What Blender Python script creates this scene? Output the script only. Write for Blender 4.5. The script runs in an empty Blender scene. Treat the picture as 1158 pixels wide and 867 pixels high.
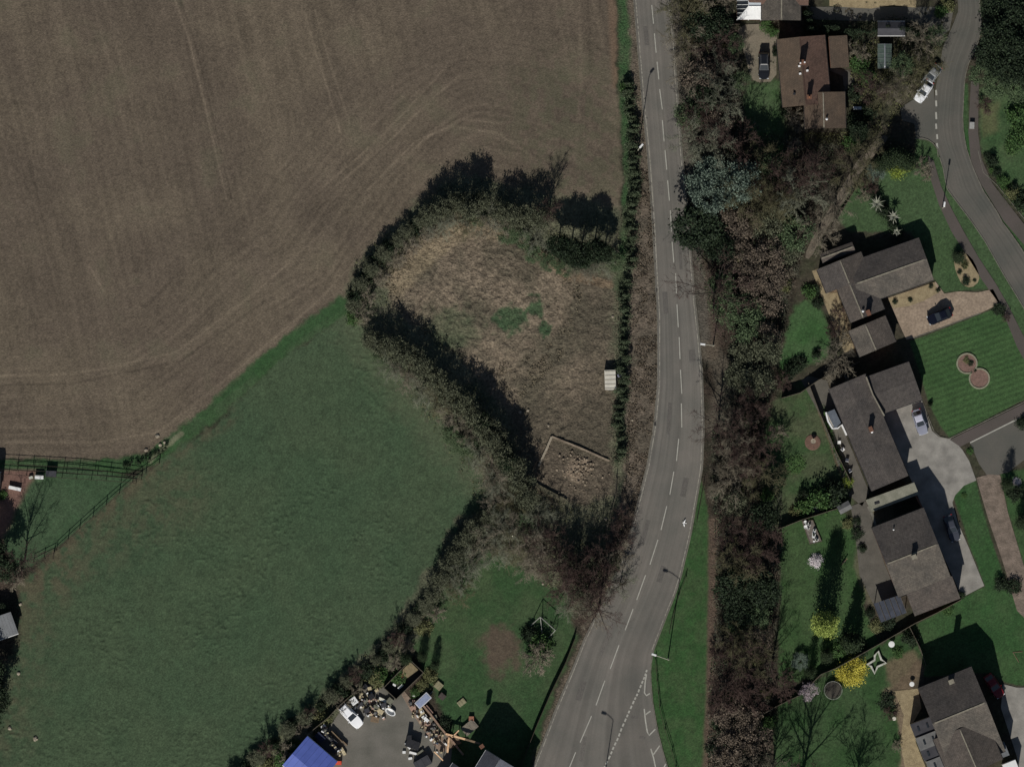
import bpy, bmesh, math, random
import numpy as np
from mathutils import Vector, Matrix
R = math.radians
S = 0.14                       # metres per photo pixel of ground plan
def P(x, y, z=0.0): return Vector(((x-579)*S, (433.5-y)*S, z))
scn = bpy.context.scene
C = scn.collection

# ---------------------------------------------------------------- camera, sky, sun
cd = bpy.data.cameras.new('camera'); cam = bpy.data.objects.new('camera', cd); C.objects.link(cam)
cam.location = (0, 0, 1600); cd.sensor_width = 36; cd.lens = 36*1600/(1158*S)
cd.clip_start = 50; cd.clip_end = 6000; scn.camera = cam
EL, AZ = 37.0, 8.5             # sun height; shadows fall AZ degrees east of straight up the picture
w = bpy.data.worlds.new('World'); scn.world = w; w.use_nodes = True
nt = w.node_tree; nt.nodes.clear()
sky = nt.nodes.new('ShaderNodeTexSky'); sky.sky_type = 'NISHITA'; sky.sun_disc = False
sky.sun_elevation = R(EL); sky.sun_rotation = R(180+AZ); sky.air_density = 1.0; sky.dust_density = 0.6
bg = nt.nodes.new('ShaderNodeBackground'); bg.inputs[1].default_value = 0.05
wo = nt.nodes.new('ShaderNodeOutputWorld')
nt.links.new(sky.outputs[0], bg.inputs[0]); nt.links.new(bg.outputs[0], wo.inputs[0])
ld = bpy.data.lights.new('sun', 'SUN'); ld.energy = 5.0; ld.angle = R(0.6); ld.color = (1, .965, .91)
sun = bpy.data.objects.new('sun', ld); C.objects.link(sun)
trav = Vector((math.sin(R(AZ))*math.cos(R(EL)), math.cos(R(AZ))*math.cos(R(EL)), -math.sin(R(EL))))
sun.rotation_euler = trav.to_track_quat('-Z', 'Y').to_euler(); sun.location = (-20, -100, 80)
vs = scn.view_settings; vs.view_transform = 'Standard'; vs.look = 'None'; vs.gamma = 1; vs.exposure = -0.27
vs.use_curve_mapping = False

# ---------------------------------------------------------------- helpers
def lin(v): v /= 255.0; return v/12.92 if v <= .04045 else ((v+.055)/1.055)**2.4
def c(r, g, b, k=1.0): return (lin(r)*k, lin(g)*k, lin(b)*k)

MATS = {}
def mat(name, col, col2=None, scale=1.0, rough=.85, bump=0, bscale=6, fine=.25, metal=0, island=False, spec=.3, fscale=9, attr=False, brick=None, wear=None, trans=0, detail=4):
    """noise driven material: col..col2 over 'scale', finer grain on top"""
    if name in MATS: return MATS[name]
    m = bpy.data.materials.new(name); m.use_nodes = True; n = m.node_tree.nodes; L = m.node_tree.links
    b = n['Principled BSDF']; b.inputs['Roughness'].default_value = rough; b.inputs['Metallic'].default_value = metal
    b.inputs['Specular IOR Level'].default_value = spec
    geo = n.new('ShaderNodeNewGeometry')
    def noise(s, d=4):
        t = n.new('ShaderNodeTexNoise'); t.inputs['Scale'].default_value = s; t.inputs['Detail'].default_value = d
        L.new(geo.outputs['Position'], t.inputs['Vector']); return t
    def mix(kind, fac, a, bb):
        x = n.new('ShaderNodeMix'); x.data_type = 'RGBA'; x.blend_type = kind
        for sock, v in ((x.inputs[0], fac), (x.inputs[6], a), (x.inputs[7], bb)):
            if hasattr(v, 'is_linked') or hasattr(v, 'links'): L.new(v, sock)
            elif isinstance(v, tuple): sock.default_value = (*v, 1) if len(v) == 3 else v
            else: sock.default_value = v
        return x.outputs[2]
    col2 = col2 or tuple(v*.8 for v in col)
    if attr:
        a = n.new('ShaderNodeVertexColor'); a.layer_name = 'Col'; out = a.outputs[0]
    else:
        mr = n.new('ShaderNodeMapRange'); mr.inputs[1].default_value = .3; mr.inputs[2].default_value = .7
        if island:
            L.new(geo.outputs['Random Per Island'], mr.inputs[0]); mr.inputs[1].default_value = 0; mr.inputs[2].default_value = 1
        else: L.new(noise(scale, detail).outputs[0], mr.inputs[0])
        out = mix('MIX', mr.outputs[0], col, col2)
    if brick:
        uv = n.new('ShaderNodeUVMap'); br = n.new('ShaderNodeTexBrick'); L.new(uv.outputs[0], br.inputs['Vector'])
        br.inputs['Scale'].default_value = 1; br.inputs['Brick Width'].default_value = brick[0]; br.inputs['Row Height'].default_value = brick[1]
        br.inputs['Mortar Size'].default_value = brick[2]; br.inputs['Color1'].default_value = (1, 1, 1, 1)
        br.inputs['Color2'].default_value = (.74, .74, .76, 1); br.inputs['Mortar'].default_value = (.5, .5, .5, 1)
        br.inputs['Bias'].default_value = -.2
        out = mix('MULTIPLY', .8, out, br.outputs[0])
    if wear is not None:
        mr2 = n.new('ShaderNodeMapRange'); mr2.inputs[1].default_value = .45; mr2.inputs[2].default_value = .62
        L.new(noise(2.3, 6).outputs[0], mr2.inputs[0]); out = mix('MIX', mr2.outputs[0], out, wear)
    if fine:
        f = noise(fscale, 3); mf = n.new('ShaderNodeMapRange'); mf.inputs[1].default_value = .3; mf.inputs[2].default_value = .7
        mf.inputs[3].default_value = 1-fine; mf.inputs[4].default_value = 1+fine
        L.new(f.outputs[0], mf.inputs[0]); out = mix('MULTIPLY', 1.0, out, mf.outputs[0])
    L.new(out, b.inputs['Base Color'])
    if bump:
        bn = n.new('ShaderNodeBump'); bn.inputs['Strength'].default_value = min(1, bump); bn.inputs['Distance'].default_value = .12*max(1, bump)
        L.new(noise(bscale, 5).outputs[0], bn.inputs['Height']); L.new(bn.outputs[0], b.inputs['Normal'])
    MATS[name] = m; return m

class MB:
    def __init__(s): s.v = []; s.f = []; s.uv = {}
    def add(s, verts, faces, uv=None):
        k = len(s.v); s.v += [tuple(p) for p in verts]
        for i, f in enumerate(faces):
            if uv: s.uv[len(s.f)] = uv[i]
            s.f.append([k+j for j in f])
        return s
    def box(s, cx, cy, z0, lx, ly, lz, rot=0, taper=1.0):
        cs, sn = math.cos(rot), math.sin(rot); vv = []
        for z, t in ((z0, 1), (z0+lz, taper)):
            for dx, dy in ((-1, -1), (1, -1), (1, 1), (-1, 1)):
                a, b2 = dx*lx/2*t, dy*ly/2*t; vv.append((cx+a*cs-b2*sn, cy+a*sn+b2*cs, z))
        return s.add(vv, [(3, 2, 1, 0), (4, 5, 6, 7), (0, 1, 5, 4), (1, 2, 6, 5), (2, 3, 7, 6), (3, 0, 4, 7)])
    def tube(s, p, q, r0, r1=None, n=8, caps=True):
        p = Vector(p); q = Vector(q); r1 = r0 if r1 is None else r1
        d = (q-p).normalized(); a = d.orthogonal().normalized(); b = d.cross(a)
        vv = []
        for o, r in ((p, r0), (q, r1)):
            for i in range(n):
                t = 2*math.pi*i/n; vv.append(o+(a*math.cos(t)+b*math.sin(t))*r)
        ff = [(i, (i+1) % n, n+(i+1) % n, n+i) for i in range(n)]
        if caps: ff += [tuple(range(n-1, -1, -1)), tuple(range(n, 2*n))]
        return s.add(vv, ff)
    def disc_stack(s, cx, cy, rings, n=20, capb=True):
        """lathe: rings = [(r,z)...]"""
        vv = []
        for r, z in rings:
            for i in range(n):
                t = 2*math.pi*i/n; vv.append((cx+r*math.cos(t), cy+r*math.sin(t), z))
        ff = []
        for k in range(len(rings)-1):
            ff += [(k*n+i, k*n+(i+1) % n, (k+1)*n+(i+1) % n, (k+1)*n+i) for i in range(n)]
        ff.append(tuple((len(rings)-1)*n+i for i in range(n)))
        if capb: ff.append(tuple(range(n-1, -1, -1)))
        return s.add(vv, ff)
    def prism(s, pts, z0, z1):
        """pts world xy list"""
        a = sum(pts[i][0]*pts[(i+1) % len(pts)][1]-pts[(i+1) % len(pts)][0]*pts[i][1] for i in range(len(pts)))
        if a < 0: pts = pts[::-1]
        n = len(pts); vv = [(p[0], p[1], z0) for p in pts]+[(p[0], p[1], z1) for p in pts]
        return s.add(vv, [tuple(range(n-1, -1, -1)), tuple(range(n, 2*n))]+[(i, (i+1) % n, n+(i+1) % n, n+i) for i in range(n)])
    def slab(s, pts, th):
        """planar 3d polygon given a thickness straight down"""
        n = len(pts); pts = [Vector(p) for p in pts]
        nm = (pts[1]-pts[0]).cross(pts[2]-pts[0])
        if nm.z < 0: pts = pts[::-1]
        u = (pts[1]-pts[0]).copy(); u.z = 0
        e = max(((pts[(i+1) % n]-pts[i]) for i in range(n)), key=lambda v: v.length if abs(v.z) < .05 else 0).normalized()
        nm = (pts[1]-pts[0]).cross(pts[2]-pts[0]).normalized(); g = nm.cross(e)
        uvt = [(p.dot(e), p.dot(g)) for p in pts]
        vv = list(pts)+[p-Vector((0, 0, th)) for p in pts]
        ff = [tuple(range(n)), tuple(range(2*n-1, n-1, -1))]+[(i, n+i, n+(i+1) % n, (i+1) % n) for i in range(n)]
        uv = [uvt, [uvt[i] for i in range(n-1, -1, -1)]]+[[uvt[i], uvt[i], uvt[(i+1) % n], uvt[(i+1) % n]] for i in range(n)]
        return s.add(vv, ff, uv)
    def build(s, name, material, parent=None, smooth=False):
        me = bpy.data.meshes.new(name); me.from_pydata(s.v, [], s.f)
        if s.uv:
            ul = me.uv_layers.new(name='UVMap')
            for fi, poly in enumerate(me.polygons):
                if fi in s.uv:
                    for k, li in enumerate(poly.loop_indices): ul.data[li].uv = s.uv[fi][k]
        me.update()
        if smooth: me.polygons.foreach_set('use_smooth', [True]*len(me.polygons))
        for m in (material if isinstance(material, (list, tuple)) else [material]): me.materials.append(m)
        o = bpy.data.objects.new(name, me); C.objects.link(o)
        if parent is not None: o.parent = parent; o.matrix_parent_inverse = PINV.get(parent.name, Matrix())
        return o
PINV = {}
def empty(name, loc, rz=0):
    o = bpy.data.objects.new(name, None); C.objects.link(o); o.location = loc; o.rotation_euler = (0, 0, rz); o.empty_display_size = .3
    return o
def root_world(name, loc):
    """an empty at loc whose children are modelled in world coordinates"""
    o = empty(name, loc); PINV[o.name] = Matrix.Translation(-Vector(loc)); return o
LABELS = {}
def tag(o, label=None, cat=None, group=None, kind=None):
    if label: o['label'] = label
    if cat: o['category'] = cat
    if group: o['group'] = group
    if kind: o['kind'] = kind
    if label and not o.parent: LABELS.setdefault(label, []).append(o.name)
    return o
def copy_tree(src, loc=None, rz=None, scale=None):
    r = src.copy(); C.objects.link(r)
    for k in ('label', 'group'):
        if k in r: del r[k]
    for ch in src.children:
        cc = ch.copy(); C.objects.link(cc); cc.parent = r
        for g in ch.children:
            d = g.copy(); C.objects.link(d); d.parent = cc
    if loc is not None: r.location = loc
    if rz is not None: r.rotation_euler = (0, 0, rz)
    if scale is not None: r.scale = scale
    return r
def smooth_poly(pts, closed=True, it=2):
    for _ in range(it):
        out = []; n = len(pts)
        rng = range(n if closed else n-1)
        if not closed: out.append(pts[0])
        for i in rng:
            a, b = pts[i], pts[(i+1) % n]
            out += [(a[0]*.75+b[0]*.25, a[1]*.75+b[1]*.25), (a[0]*.25+b[0]*.75, a[1]*.25+b[1]*.75)]
        if not closed: out.append(pts[-1])
        pts = out
    return pts
ORD = ['first','second','third','fourth','fifth','sixth','seventh','eighth','ninth','tenth','eleventh','twelfth','thirteenth','fourteenth','fifteenth','sixteenth','seventeenth','eighteenth','nineteenth','twentieth','twenty-first','twenty-second','twenty-third','twenty-fourth','twenty-fifth','twenty-sixth','twenty-seventh','twenty-eighth','twenty-ninth','thirtieth','thirty-first','thirty-second','thirty-third','thirty-fourth','thirty-fifth','thirty-sixth','thirty-seventh','thirty-eighth','thirty-ninth','fortieth']

# ---------------------------------------------------------------- numpy noise
rs = np.random.RandomState(7); TAB = rs.rand(8, 256, 256).astype(np.float32)
def vn(x, y, k=0):
    xi = np.floor(x).astype(int); yi = np.floor(y).astype(int); fx = x-xi; fy = y-yi
    fx = fx*fx*(3-2*fx); fy = fy*fy*(3-2*fy); t = TAB[k % 8]
    x0 = xi & 255; x1 = (xi+1) & 255; y0 = yi & 255; y1 = (yi+1) & 255
    return (t[y0, x0]*(1-fx)+t[y0, x1]*fx)*(1-fy)+(t[y1, x0]*(1-fx)+t[y1, x1]*fx)*fy
def fbm(x, y, k=0, o=4):
    s = 0; a = .5; tot = 0
    for i in range(o): s = s+a*vn(x*2**i+17.3*i, y*2**i+5.1*i, k+i); tot += a; a *= .55
    return s/tot
def sstep(a, b, x): t = np.clip((x-a)/(b-a), 0, 1); return t*t*(3-2*t)
def dist_line(X, Y, pts, closed=False):
    d = np.full(X.shape, 1e9, np.float32); n = len(pts)
    for i in range(n if closed else n-1):
        ax, ay = pts[i]; bx, by = pts[(i+1) % n]; ex, ey = bx-ax, by-ay; l = ex*ex+ey*ey+1e-9
        t = np.clip(((X-ax)*ex+(Y-ay)*ey)/l, 0, 1)
        d = np.minimum(d, (X-ax-t*ex)**2+(Y-ay-t*ey)**2)
    return np.sqrt(d)
def inside(X, Y, pts):
    r = np.zeros(X.shape, bool); n = len(pts); j = n-1
    for i in range(n):
        xi, yi = pts[i]; xj, yj = pts[j]
        if yi != yj: r ^= ((yi > Y) != (yj > Y)) & (X < (xj-xi)*(Y-yi)/(yj-yi)+xi)
        j = i
    return r
# ---------------------------------------------------------------- the ground, zone by zone
ML = [(-95,709),(0,717),(60,722),(120,727),(180,733),(250,738),(325,742),(357,744),(434,744),(479,740),(526,732),(566,722),(605,712),(645,698),(685,679),(722,661),(760,646),(800,629),(865,604),(960,566)]
MR = [(-95,741),(0,757),(50,763),(88,765),(140,769),(170,771),(232,777),(292,782),(342,786),(387,791),(422,794),(484,796),(529,794),(569,787),(604,781),(651,770),(670,764),(700,752),(738,737.5),(760,735),(790,737),(825,743),(860,752),(960,790)]
def iy(tab, y): return np.interp(y, [a for a, b in tab], [b for a, b in tab])
WL = [(-80,762),(0,767),(60,772),(120,768),(200,785),(240,775),(300,790),(350,803),(400,828),(450,812),(500,804),(600,808),(700,808),(800,800),(900,800)]
WR = [(-80,830),(0,828),(60,824),(120,842),(150,862),(165,965),(200,945),(250,925),(300,905),(350,888),(420,880),(500,864),(560,884),(620,884),(700,878),(800,874),(900,868)]
FIELD = [(-90,-75),(696,-75),(696,60),(700,120),(704,180),(702,250),(660,262),(620,235),(560,205),(520,200),(480,225),(455,255),(425,275),(402,305),(390,335),(330,378),(285,415),(240,458),(205,490),(165,513),(110,520),(50,520),(-90,517)]
PAST = [(392,352),(330,395),(240,480),(175,520),(110,575),(55,632),(20,660),(18,720),(-5,800),(-20,960),(230,960),(300,850),(350,800),(440,715),(480,650),(520,585),(560,570),(540,525),(500,470),(440,410),(405,365)]
MEADOW = [(430,320),(460,282),(495,252),(530,240),(580,262),(640,305),(698,315),(698,420),(696,500),(700,540),(668,572),(600,560),(585,500),(560,450),(510,400),(460,360)]
COTT = [(555,625),(590,640),(640,670),(652,720),(625,790),(600,860),(590,960),(520,960),(500,800),(480,770),(470,725),(500,660),(530,632)]
PADD = [(-90,528),(90,530),(155,540),(165,528),(110,580),(60,622),(35,640),(-90,650)]
YARD = [(330,960),(372,822),(384,805),(418,772),(450,775),(512,838),(500,960)]
RL = [(-95,1079),(0,1083),(12,1084),(30,1077),(54,1066),(80,1062),(100,1058),(118,1056),(140,1053),(160,1056),(171,1061),(190,1067),(213,1071),(228,1082),(245,1095),(256,1103),(274,1115),(308,1134),(346,1157),(400,1185),(500,1235),(600,1290)]
RR = [(-95,1108),(0,1107),(20,1109),(34,1109),(54,1104),(75,1093),(93,1090),(135,1088),(150,1089),(171,1093),(193,1101),(217,1112),(238,1126),(255,1135),(268,1146),(290,1160),(320,1178),(400,1222),(500,1270),(600,1330)]
EAST = [(828,-90),(1300,-90),(1300,960),(868,960),(874,800),(878,700),(884,620),(864,500),(880,420),(905,300),(925,250),(965,165),(862,150),(842,120),(824,60)]
pas = c(59,77,54); lawn = c(58,79,48)
# name, object, polygon, colour A, colour B, noise scale(px), edge softness, warp, grain amp
Z = [
 ('tilled_field', FIELD, c(91,81,69), c(98,88,74), 60, 3, 5, 'field'),
 ('meadow_bank', [(385,352),(400,300),(430,268),(480,222),(520,196),(600,215),(700,235),(716,310),(716,560),(700,640),(640,700),(560,640),(470,740),(400,800),(330,870),(240,960),(200,960),(300,840),(440,700),(480,640),(540,565),(480,470)], c(98,98,78), c(76,80,62), 25, 8, 10, 'bank'),
 ('rough_meadow', MEADOW, c(116,104,88), c(86,80,66), 30, 10, 14, 'meadow'),
 ('pasture', PAST, pas, c(64,79,56), 70, 5, 8, 'past'),
 ('field_margin', [(200,487),(240,455),(285,412),(330,375),(385,334),(400,350),(338,390),(247,472),(184,520),(110,545),(-90,545),(-90,517),(50,520),(110,520),(165,513)], c(50,77,44), c(60,80,52), 30, 3, 4, 'past'),
 ('paddock', PADD, c(56,78,52), c(62,80,56), 30, 2, 2, 'past'),
 ('verge', [(696,-90),(712,-90),(724,60),(722,100),(708,330),(694,330),(704,250),(706,180),(700,120)], c(52,78,46), c(72,80,58), 20, 3, 3, 'past'),
 ('verge', [(708,-90),(716,-90),(722,40),(732,160),(740,250),(745,340),(746,440),(742,490),(725,566),(705,640),(685,700),(650,790),(606,900),(590,960),(572,960),(600,860),(640,760),(668,690),(690,600),(706,545),(706,440),(712,310),(714,160),(713,40)], c(100,90,78), c(84,77,66), 14, 3, 4, 'bank'),
 ('garden_lawn', COTT, c(48,73,42), c(60,77,49), 30, 4, 6, 'past'),
 ('roadside_grass', [(792,540),(800,570),(802,640),(800,760),(794,960),(795,960),(750,960),(752,870),(738,800),(733,755),(740,730),(755,690),(770,650),(782,600)], c(47,77,40), c(57,78,46), 12, 2, 2, 'past'),
 ('garden_soil', EAST, c(64,58,48), c(54,56,40), 20, 5, 6, 'bank'),
 ('front_lawn', [(1036,155),(1052,160),(1062,172),(1072,200),(1100,240),(1146,300),(1165,350),(1155,402),(1118,326),(1084,330),(1066,330),(1052,308),(1030,262),(960,262),(946,245),(962,215),(985,200),(1010,192),(1035,190)], lawn, c(62,82,52), 40, 2, 2, 'past'),
 ('roadside_grass', [(1088,95),(1094,95),(1096,150),(1105,190),(1125,225),(1150,258),(1180,300),(1170,310),(1140,270),(1110,225),(1095,190),(1088,150)], c(46,76,40), c(56,76,46), 14, 1, 1, 'past'),
 ('front_lawn', [(1107,100),(1300,80),(1300,260),(1170,260),(1150,235),(1125,200),(1108,165)], c(70,86,56), c(52,76,44), 26, 3, 4, 'past'),
 ('striped_lawn', [(1028,386),(1062,374),(1110,355),(1135,345),(1158,388),(1175,415),(1158,452),(1074,495),(1064,482),(1050,455),(1040,420)], c(52,78,43), c(59,84,48), 30, 1, .6, 'lawn'),
 ('back_lawn', [(848,92),(883,92),(886,130),(890,160),(885,185),(860,185),(846,150),(840,115)], c(56,82,46), c(68,84,56), 22, 4, 4, 'past'),
 ('back_lawn', [(898,345),(915,338),(930,350),(940,380),(935,405),(905,415),(885,430),(880,405)], c(52,82,44), c(62,86,52), 22, 3, 4, 'past'),
 ('back_lawn', [(895,440),(912,430),(925,465),(950,530),(966,570),(925,580),(880,600),(862,560),(862,490),(872,455)], c(54,76,44), c(70,78,54), 22, 3, 5, 'past'),
 ('back_lawn', [(883,596),(920,578),(945,570),(962,590),(976,640),(978,690),(1000,740),(950,760),(880,775),(882,690)], c(50,76,40), c(58,78,46), 22, 2, 3, 'past'),
 ('back_lawn', [(880,790),(945,760),(985,735),(1035,705),(1040,740),(1010,780),(1020,850),(1025,960),(872,960),(874,830)], c(46,72,38), c(56,76,46), 22, 2, 4, 'past'),
 ('front_lawn', [(1038,705),(1085,678),(1118,660),(1150,665),(1170,700),(1240,760),(1300,775),(1150,775),(1136,770),(1120,760),(1045,765)], c(46,76,40), c(56,80,46), 30, 1, 1, 'past'),
 ('track_lawn', [(1080,548),(1104,544),(1112,580),(1128,630),(1140,668),(1115,665),(1098,622),(1086,585),(1079,562)], c(46,76,40), c(54,80,46), 20, 1, 1, 'past'),
 ('track_lawn', [(1131,535),(1300,500),(1300,760),(1175,700),(1158,640),(1140,580)], c(50,76,42), c(58,78,46), 20, 1.5, 2, 'past'),
]
def make_ground():
    st = 1.3
    xs = np.arange(-110, 1270, st); ys = np.arange(-90, 960, st)
    X, Y = np.meshgrid(xs, ys); X = X.astype(np.float32); Y = Y.astype(np.float32)
    H, W = X.shape
    A = fbm(X/9, Y/9, 1, 4); B = fbm(X/40, Y/40, 3, 4); F = fbm(X/3.2, Y/3.2, 5, 3); D = fbm(X/18, Y/18, 2, 4)
    hf = rs.rand(H, W).astype(np.float32)
    col = np.zeros((H, W, 3), np.float32)
    soil1 = np.array(c(66,56,47)); soil2 = np.array(c(44,42,32))
    col[:] = soil1+(soil2-soil1)*sstep(.3, .7, D)[..., None]
    col *= (.7+.6*F)[..., None]
    Zh = (F-.5)*.06+(A-.5)*.10
    zone = np.zeros((H, W), int); names = ['woodland_floor']
    wx = (fbm(X/12+50, Y/12, 4, 3)-.5)*2; wy = (fbm(X/12, Y/12+50, 6, 3)-.5)*2
    wx += (fbm(X/3+50, Y/3, 4, 2)-.5)*.8; wy += (fbm(X/3, Y/3+50, 6, 2)-.5)*.8
    bound = [(-200,522),(100,524),(165,515),(240,462),(330,382),(393,338),(430,278),(470,228),(510,185),(545,160),(600,170),(650,195),(700,235)]
    dB = dist_line(X, Y, bound)
    for name, poly, ca, cb, ns, soft, warp, kind in Z:
        px = [p[0] for p in poly]; py = [p[1] for p in poly]
        i0 = max(0, int((min(py)-25+90)/st)); i1 = min(H, int((max(py)+25+90)/st)+1)
        j0 = max(0, int((min(px)-25+110)/st)); j1 = min(W, int((max(px)+25+110)/st)+1)
        sl = (slice(i0, i1), slice(j0, j1))
        x = X[sl]+wx[sl]*warp; y = Y[sl]+wy[sl]*warp
        d = dist_line(x, y, poly, True); ins = inside(x, y, poly); d = np.where(ins, -d, d)
        m = sstep(soft, -soft, d)
        n1 = sstep(.28, .72, fbm(X[sl]/ns+9, Y[sl]/ns+3, 2, 5))
        k = np.array(ca)+(np.array(cb)-np.array(ca))*n1[..., None]
        h = (F[sl]-.5)*.04
        Xs, Ys, As, Bs, Fs, Ds, hs = X[sl], Y[sl], A[sl], B[sl], F[sl], D[sl], hf[sl]
        if kind == 'field':
            db = dB[sl]; u = Xs-.24*Ys
            wv = (fbm(Xs/70, Ys/70, 6, 2)-.5)
            a1 = fbm((db+wv*9)/4.2, Xs*0+fbm(Xs/60, Ys/60, 1, 2)*3, 3, 3)
            fade = sstep(210, 60, db)*sstep(1, .2, fbm(Xs/90, Ys/90, 4, 3))
            a2 = fbm((u+wv*5)/5.0, Ys/300, 5, 3)
            k = k*(1+(a1-.5)*.9*fade+(a2-.5)*.42*(1-fade)+(Fs-.5)*.5+(Bs-.5)*.42+(hs-.5)*.30)[..., None]
            # wheel tracks
            for pts, wd, amp in ([[(198,0),(215,50),(232,120),(256,225)], 1.1, .22], [[(204,0),(221,50),(238,120),(262,225)], .9, -.13], [[(345,15),(357,60),(372,105),(385,150)], 1.2, .16],
                                 [[(356,12),(370,60),(384,105),(396,140)], 1.1, .14], [[(365,212),(420,165),(462,122),(505,75)], 1.2, .13], [[(372,217),(440,160),(475,125),(520,85)], 1.2, .12],
                                 [[(430,200),(470,160),(510,143),(560,150),(600,175)], 1.3, .16], [[(415,215),(480,158),(520,135),(570,140)], 1.2, .12], [[(100,300),(118,330)], 1.2, .15],
                                 [[(-100,426),(60,424),(110,418),(200,398),(290,330),(365,262)], 1.3, .12], [[(-100,436),(80,434),(205,408),(300,340)], 1.3, -.1], [[(240,470),(330,395),(395,332)], 2, .14],
                                 [[(0,500),(110,500),(180,488),(260,425),(360,340),(440,255)], 1.4, .12], [[(655,0),(657,90),(650,180)], 2, .08], [[(665,0),(668,100)], 2, -.07]):
                dl = dist_line(Xs, Ys, pts)+(Fs-.5)*1.5
                k = k*(1+2.5*amp*np.exp(-(dl/wd)**2)*(0.5+As))[..., None]
            dh = (a1-.5)*.05*fade+(a2-.5)*.03*(1-fade); h = dh+(Fs-.5)*.03
            gm = sstep(.62, .8, Bs)*.25+sstep(110, 30, dist_line(Xs, Ys, [(640,130),(690,250)]))*.42*sstep(.35,.6,As)
            k = k*(1-gm[..., None])+np.array(c(80,82,62))*gm[..., None]
            rr = sstep(9, 2, np.abs(Xs-(693+Ys*.05)))*(Ys < 100)*.6
            k = k*(1-rr[..., None])+np.array(c(112,92,74))*rr[..., None]
        elif kind == 'meadow':
            # grass combed round the heap
            r0 = np.hypot(Xs-545, (Ys-330)*.9); th = fbm((r0+(As-.5)*14)/3.0, np.arctan2(Ys-330, Xs-545)*6, 3, 3)
            k = k*(.62+.76*th+(Fs-.5)*.5+(hs-.5)*.25)[..., None]
            mud = sstep(435, 480, Ys+(As-.5)*60)*.8+sstep(630,668,Xs+(Ds-.5)*60)*.6
            mud = np.clip(mud, 0, .85)
            k = k*(1-mud[..., None])+np.array(c(78,72,60))*(.7+.6*Fs)[..., None]*mud[..., None]
            g = sstep(22, 8, np.hypot((Xs-577), (Ys-363)*1.1)+(As-.5)*30)+sstep(12, 5, np.hypot(Xs-605, Ys-347)+(As-.5)*20)+sstep(9, 4, np.hypot(Xs-618, Ys-373)+(As-.5)*20)+.45*sstep(45, 15, np.hypot(Xs-510, (Ys-372)*1.3)+(As-.5)*40)
            g = np.clip(g, 0, .85)
            k = k*(1-g[..., None])+np.array(c(50,76,48))*(.6+.8*Fs)[..., None]*g[..., None]
            h = (th-.5)*.28+(Fs-.5)*.22+(As-.5)*.35+.8*np.exp(-((Xs-548)/75)**2-((Ys-335)/65)**2)
            h = h*sstep(2, -8, d)
        elif kind == 'bank':
            k = k*(.6+.8*Fs+(hs-.5)*.2)[..., None]; h = (Fs-.5)*.16+(As-.5)*.15
        elif kind == 'past':
            k = k*(1+(Fs-.5)*.55+(As-.5)*.34+(hs-.5)*.34)[..., None]; h = (Fs-.5)*.05+(As-.5)*.03
            if name == 'pasture':
                # worn and tussocky strip along the west edge and by the fence
                e = sstep(120, 10, Xs-(Ys-620)*-.25-(Ds-.5)*60)*sstep(560, 640, Ys)*.55+sstep(18, 4, dist_line(Xs, Ys, [(40,640),(175,525),(260,470)])+(As-.5)*14)*.45
                e += sstep(60, 10, dist_line(Xs, Ys, [(60,640),(200,560)]))*.3
                e = np.clip(e*sstep(.3, .65, As), 0, .6)
                k = k*(1-e[..., None])+np.array(c(88,74,60))*(.7+.6*Fs)[..., None]*e[..., None]
                p = sstep(40, 5, dist_line(Xs, Ys, [(400,370),(450,430),(500,490),(540,540)])+(As-.5)*30)*.5
                k = k*(1-p[..., None])+np.array(c(84,90,68))*(.7+.6*Fs)[..., None]*p[..., None]
                for pts in ([(60,800),(150,720),(240,640),(330,560),(400,480),(430,440)], [(90,640),(200,600),(330,590),(450,600)]):
                    for o_ in (0, 12):
                        dl = dist_line(Xs, Ys, [(q[0]+o_, q[1]+o_*.6) for q in pts])+(Fs-.5)*3; k = k*(1+.09*np.exp(-(dl/1.6)**2)*As)[..., None]
                t = sstep(.55, .8, fbm(Xs/4, Ys/3, 2, 3))*sstep(.45, .7, fbm(Xs/60+3, Ys/60, 1, 2))
                h = h+t*.12
            if name == 'garden_lawn':
                b = sstep(30, 12, np.hypot((Xs-566)*.95, (Ys-735)*.85)+(As-.5)*28)*.85
                k = k*(1-b[..., None])+np.array(c(86,72,62))*(.75+.5*Fs)[..., None]*b[..., None]
            if name == 'paddock':
                b = sstep(6, -4, Xs-26+(Ys-560)*.5+(As-.5)*6)*sstep(528, 534, Ys)*.9
                k = k*(1-b[..., None])+np.array(c(112,84,76))*(.85+.3*Fs)[..., None]*b[..., None]
        elif kind == 'lawn':
            sx = (Xs*.33+Ys*.94); k = k*(1+.16*np.sin(sx*2*np.pi/6.3)+(Fs-.5)*.4+(As-.5)*.3+(hs-.5)*.25)[..., None]; h = (Fs-.5)*.02
        col[sl] = col[sl]*(1-m[..., None])+k*m[..., None]
        Zh[sl] = Zh[sl]*(1-m)+h*m
        zi = len(names); names.append(name); zsub = zone[sl]; zsub[m > .5] = zi
    # trodden strips, beds and scuffs that lie in the soil itself
    def paint(pts, wd, colr, amt, closed=False, rough_=1.0):
        i0 = max(0, int((min(p[1] for p in pts)-30+90)/st)); i1 = int((max(p[1] for p in pts)+30+90)/st)
        j0 = max(0, int((min(p[0] for p in pts)-30+110)/st)); j1 = int((max(p[0] for p in pts)+30+110)/st)
        sl = (slice(i0, i1), slice(j0, j1)); x = X[sl]+wx[sl]*rough_; y = Y[sl]+wy[sl]*rough_
        if closed:
            d = dist_line(x, y, pts, True); d = np.where(inside(x, y, pts), -d, d); m = sstep(wd, -wd, d)*amt
        else: m = sstep(wd*1.3, wd*.5, dist_line(x, y, pts))*amt
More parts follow.
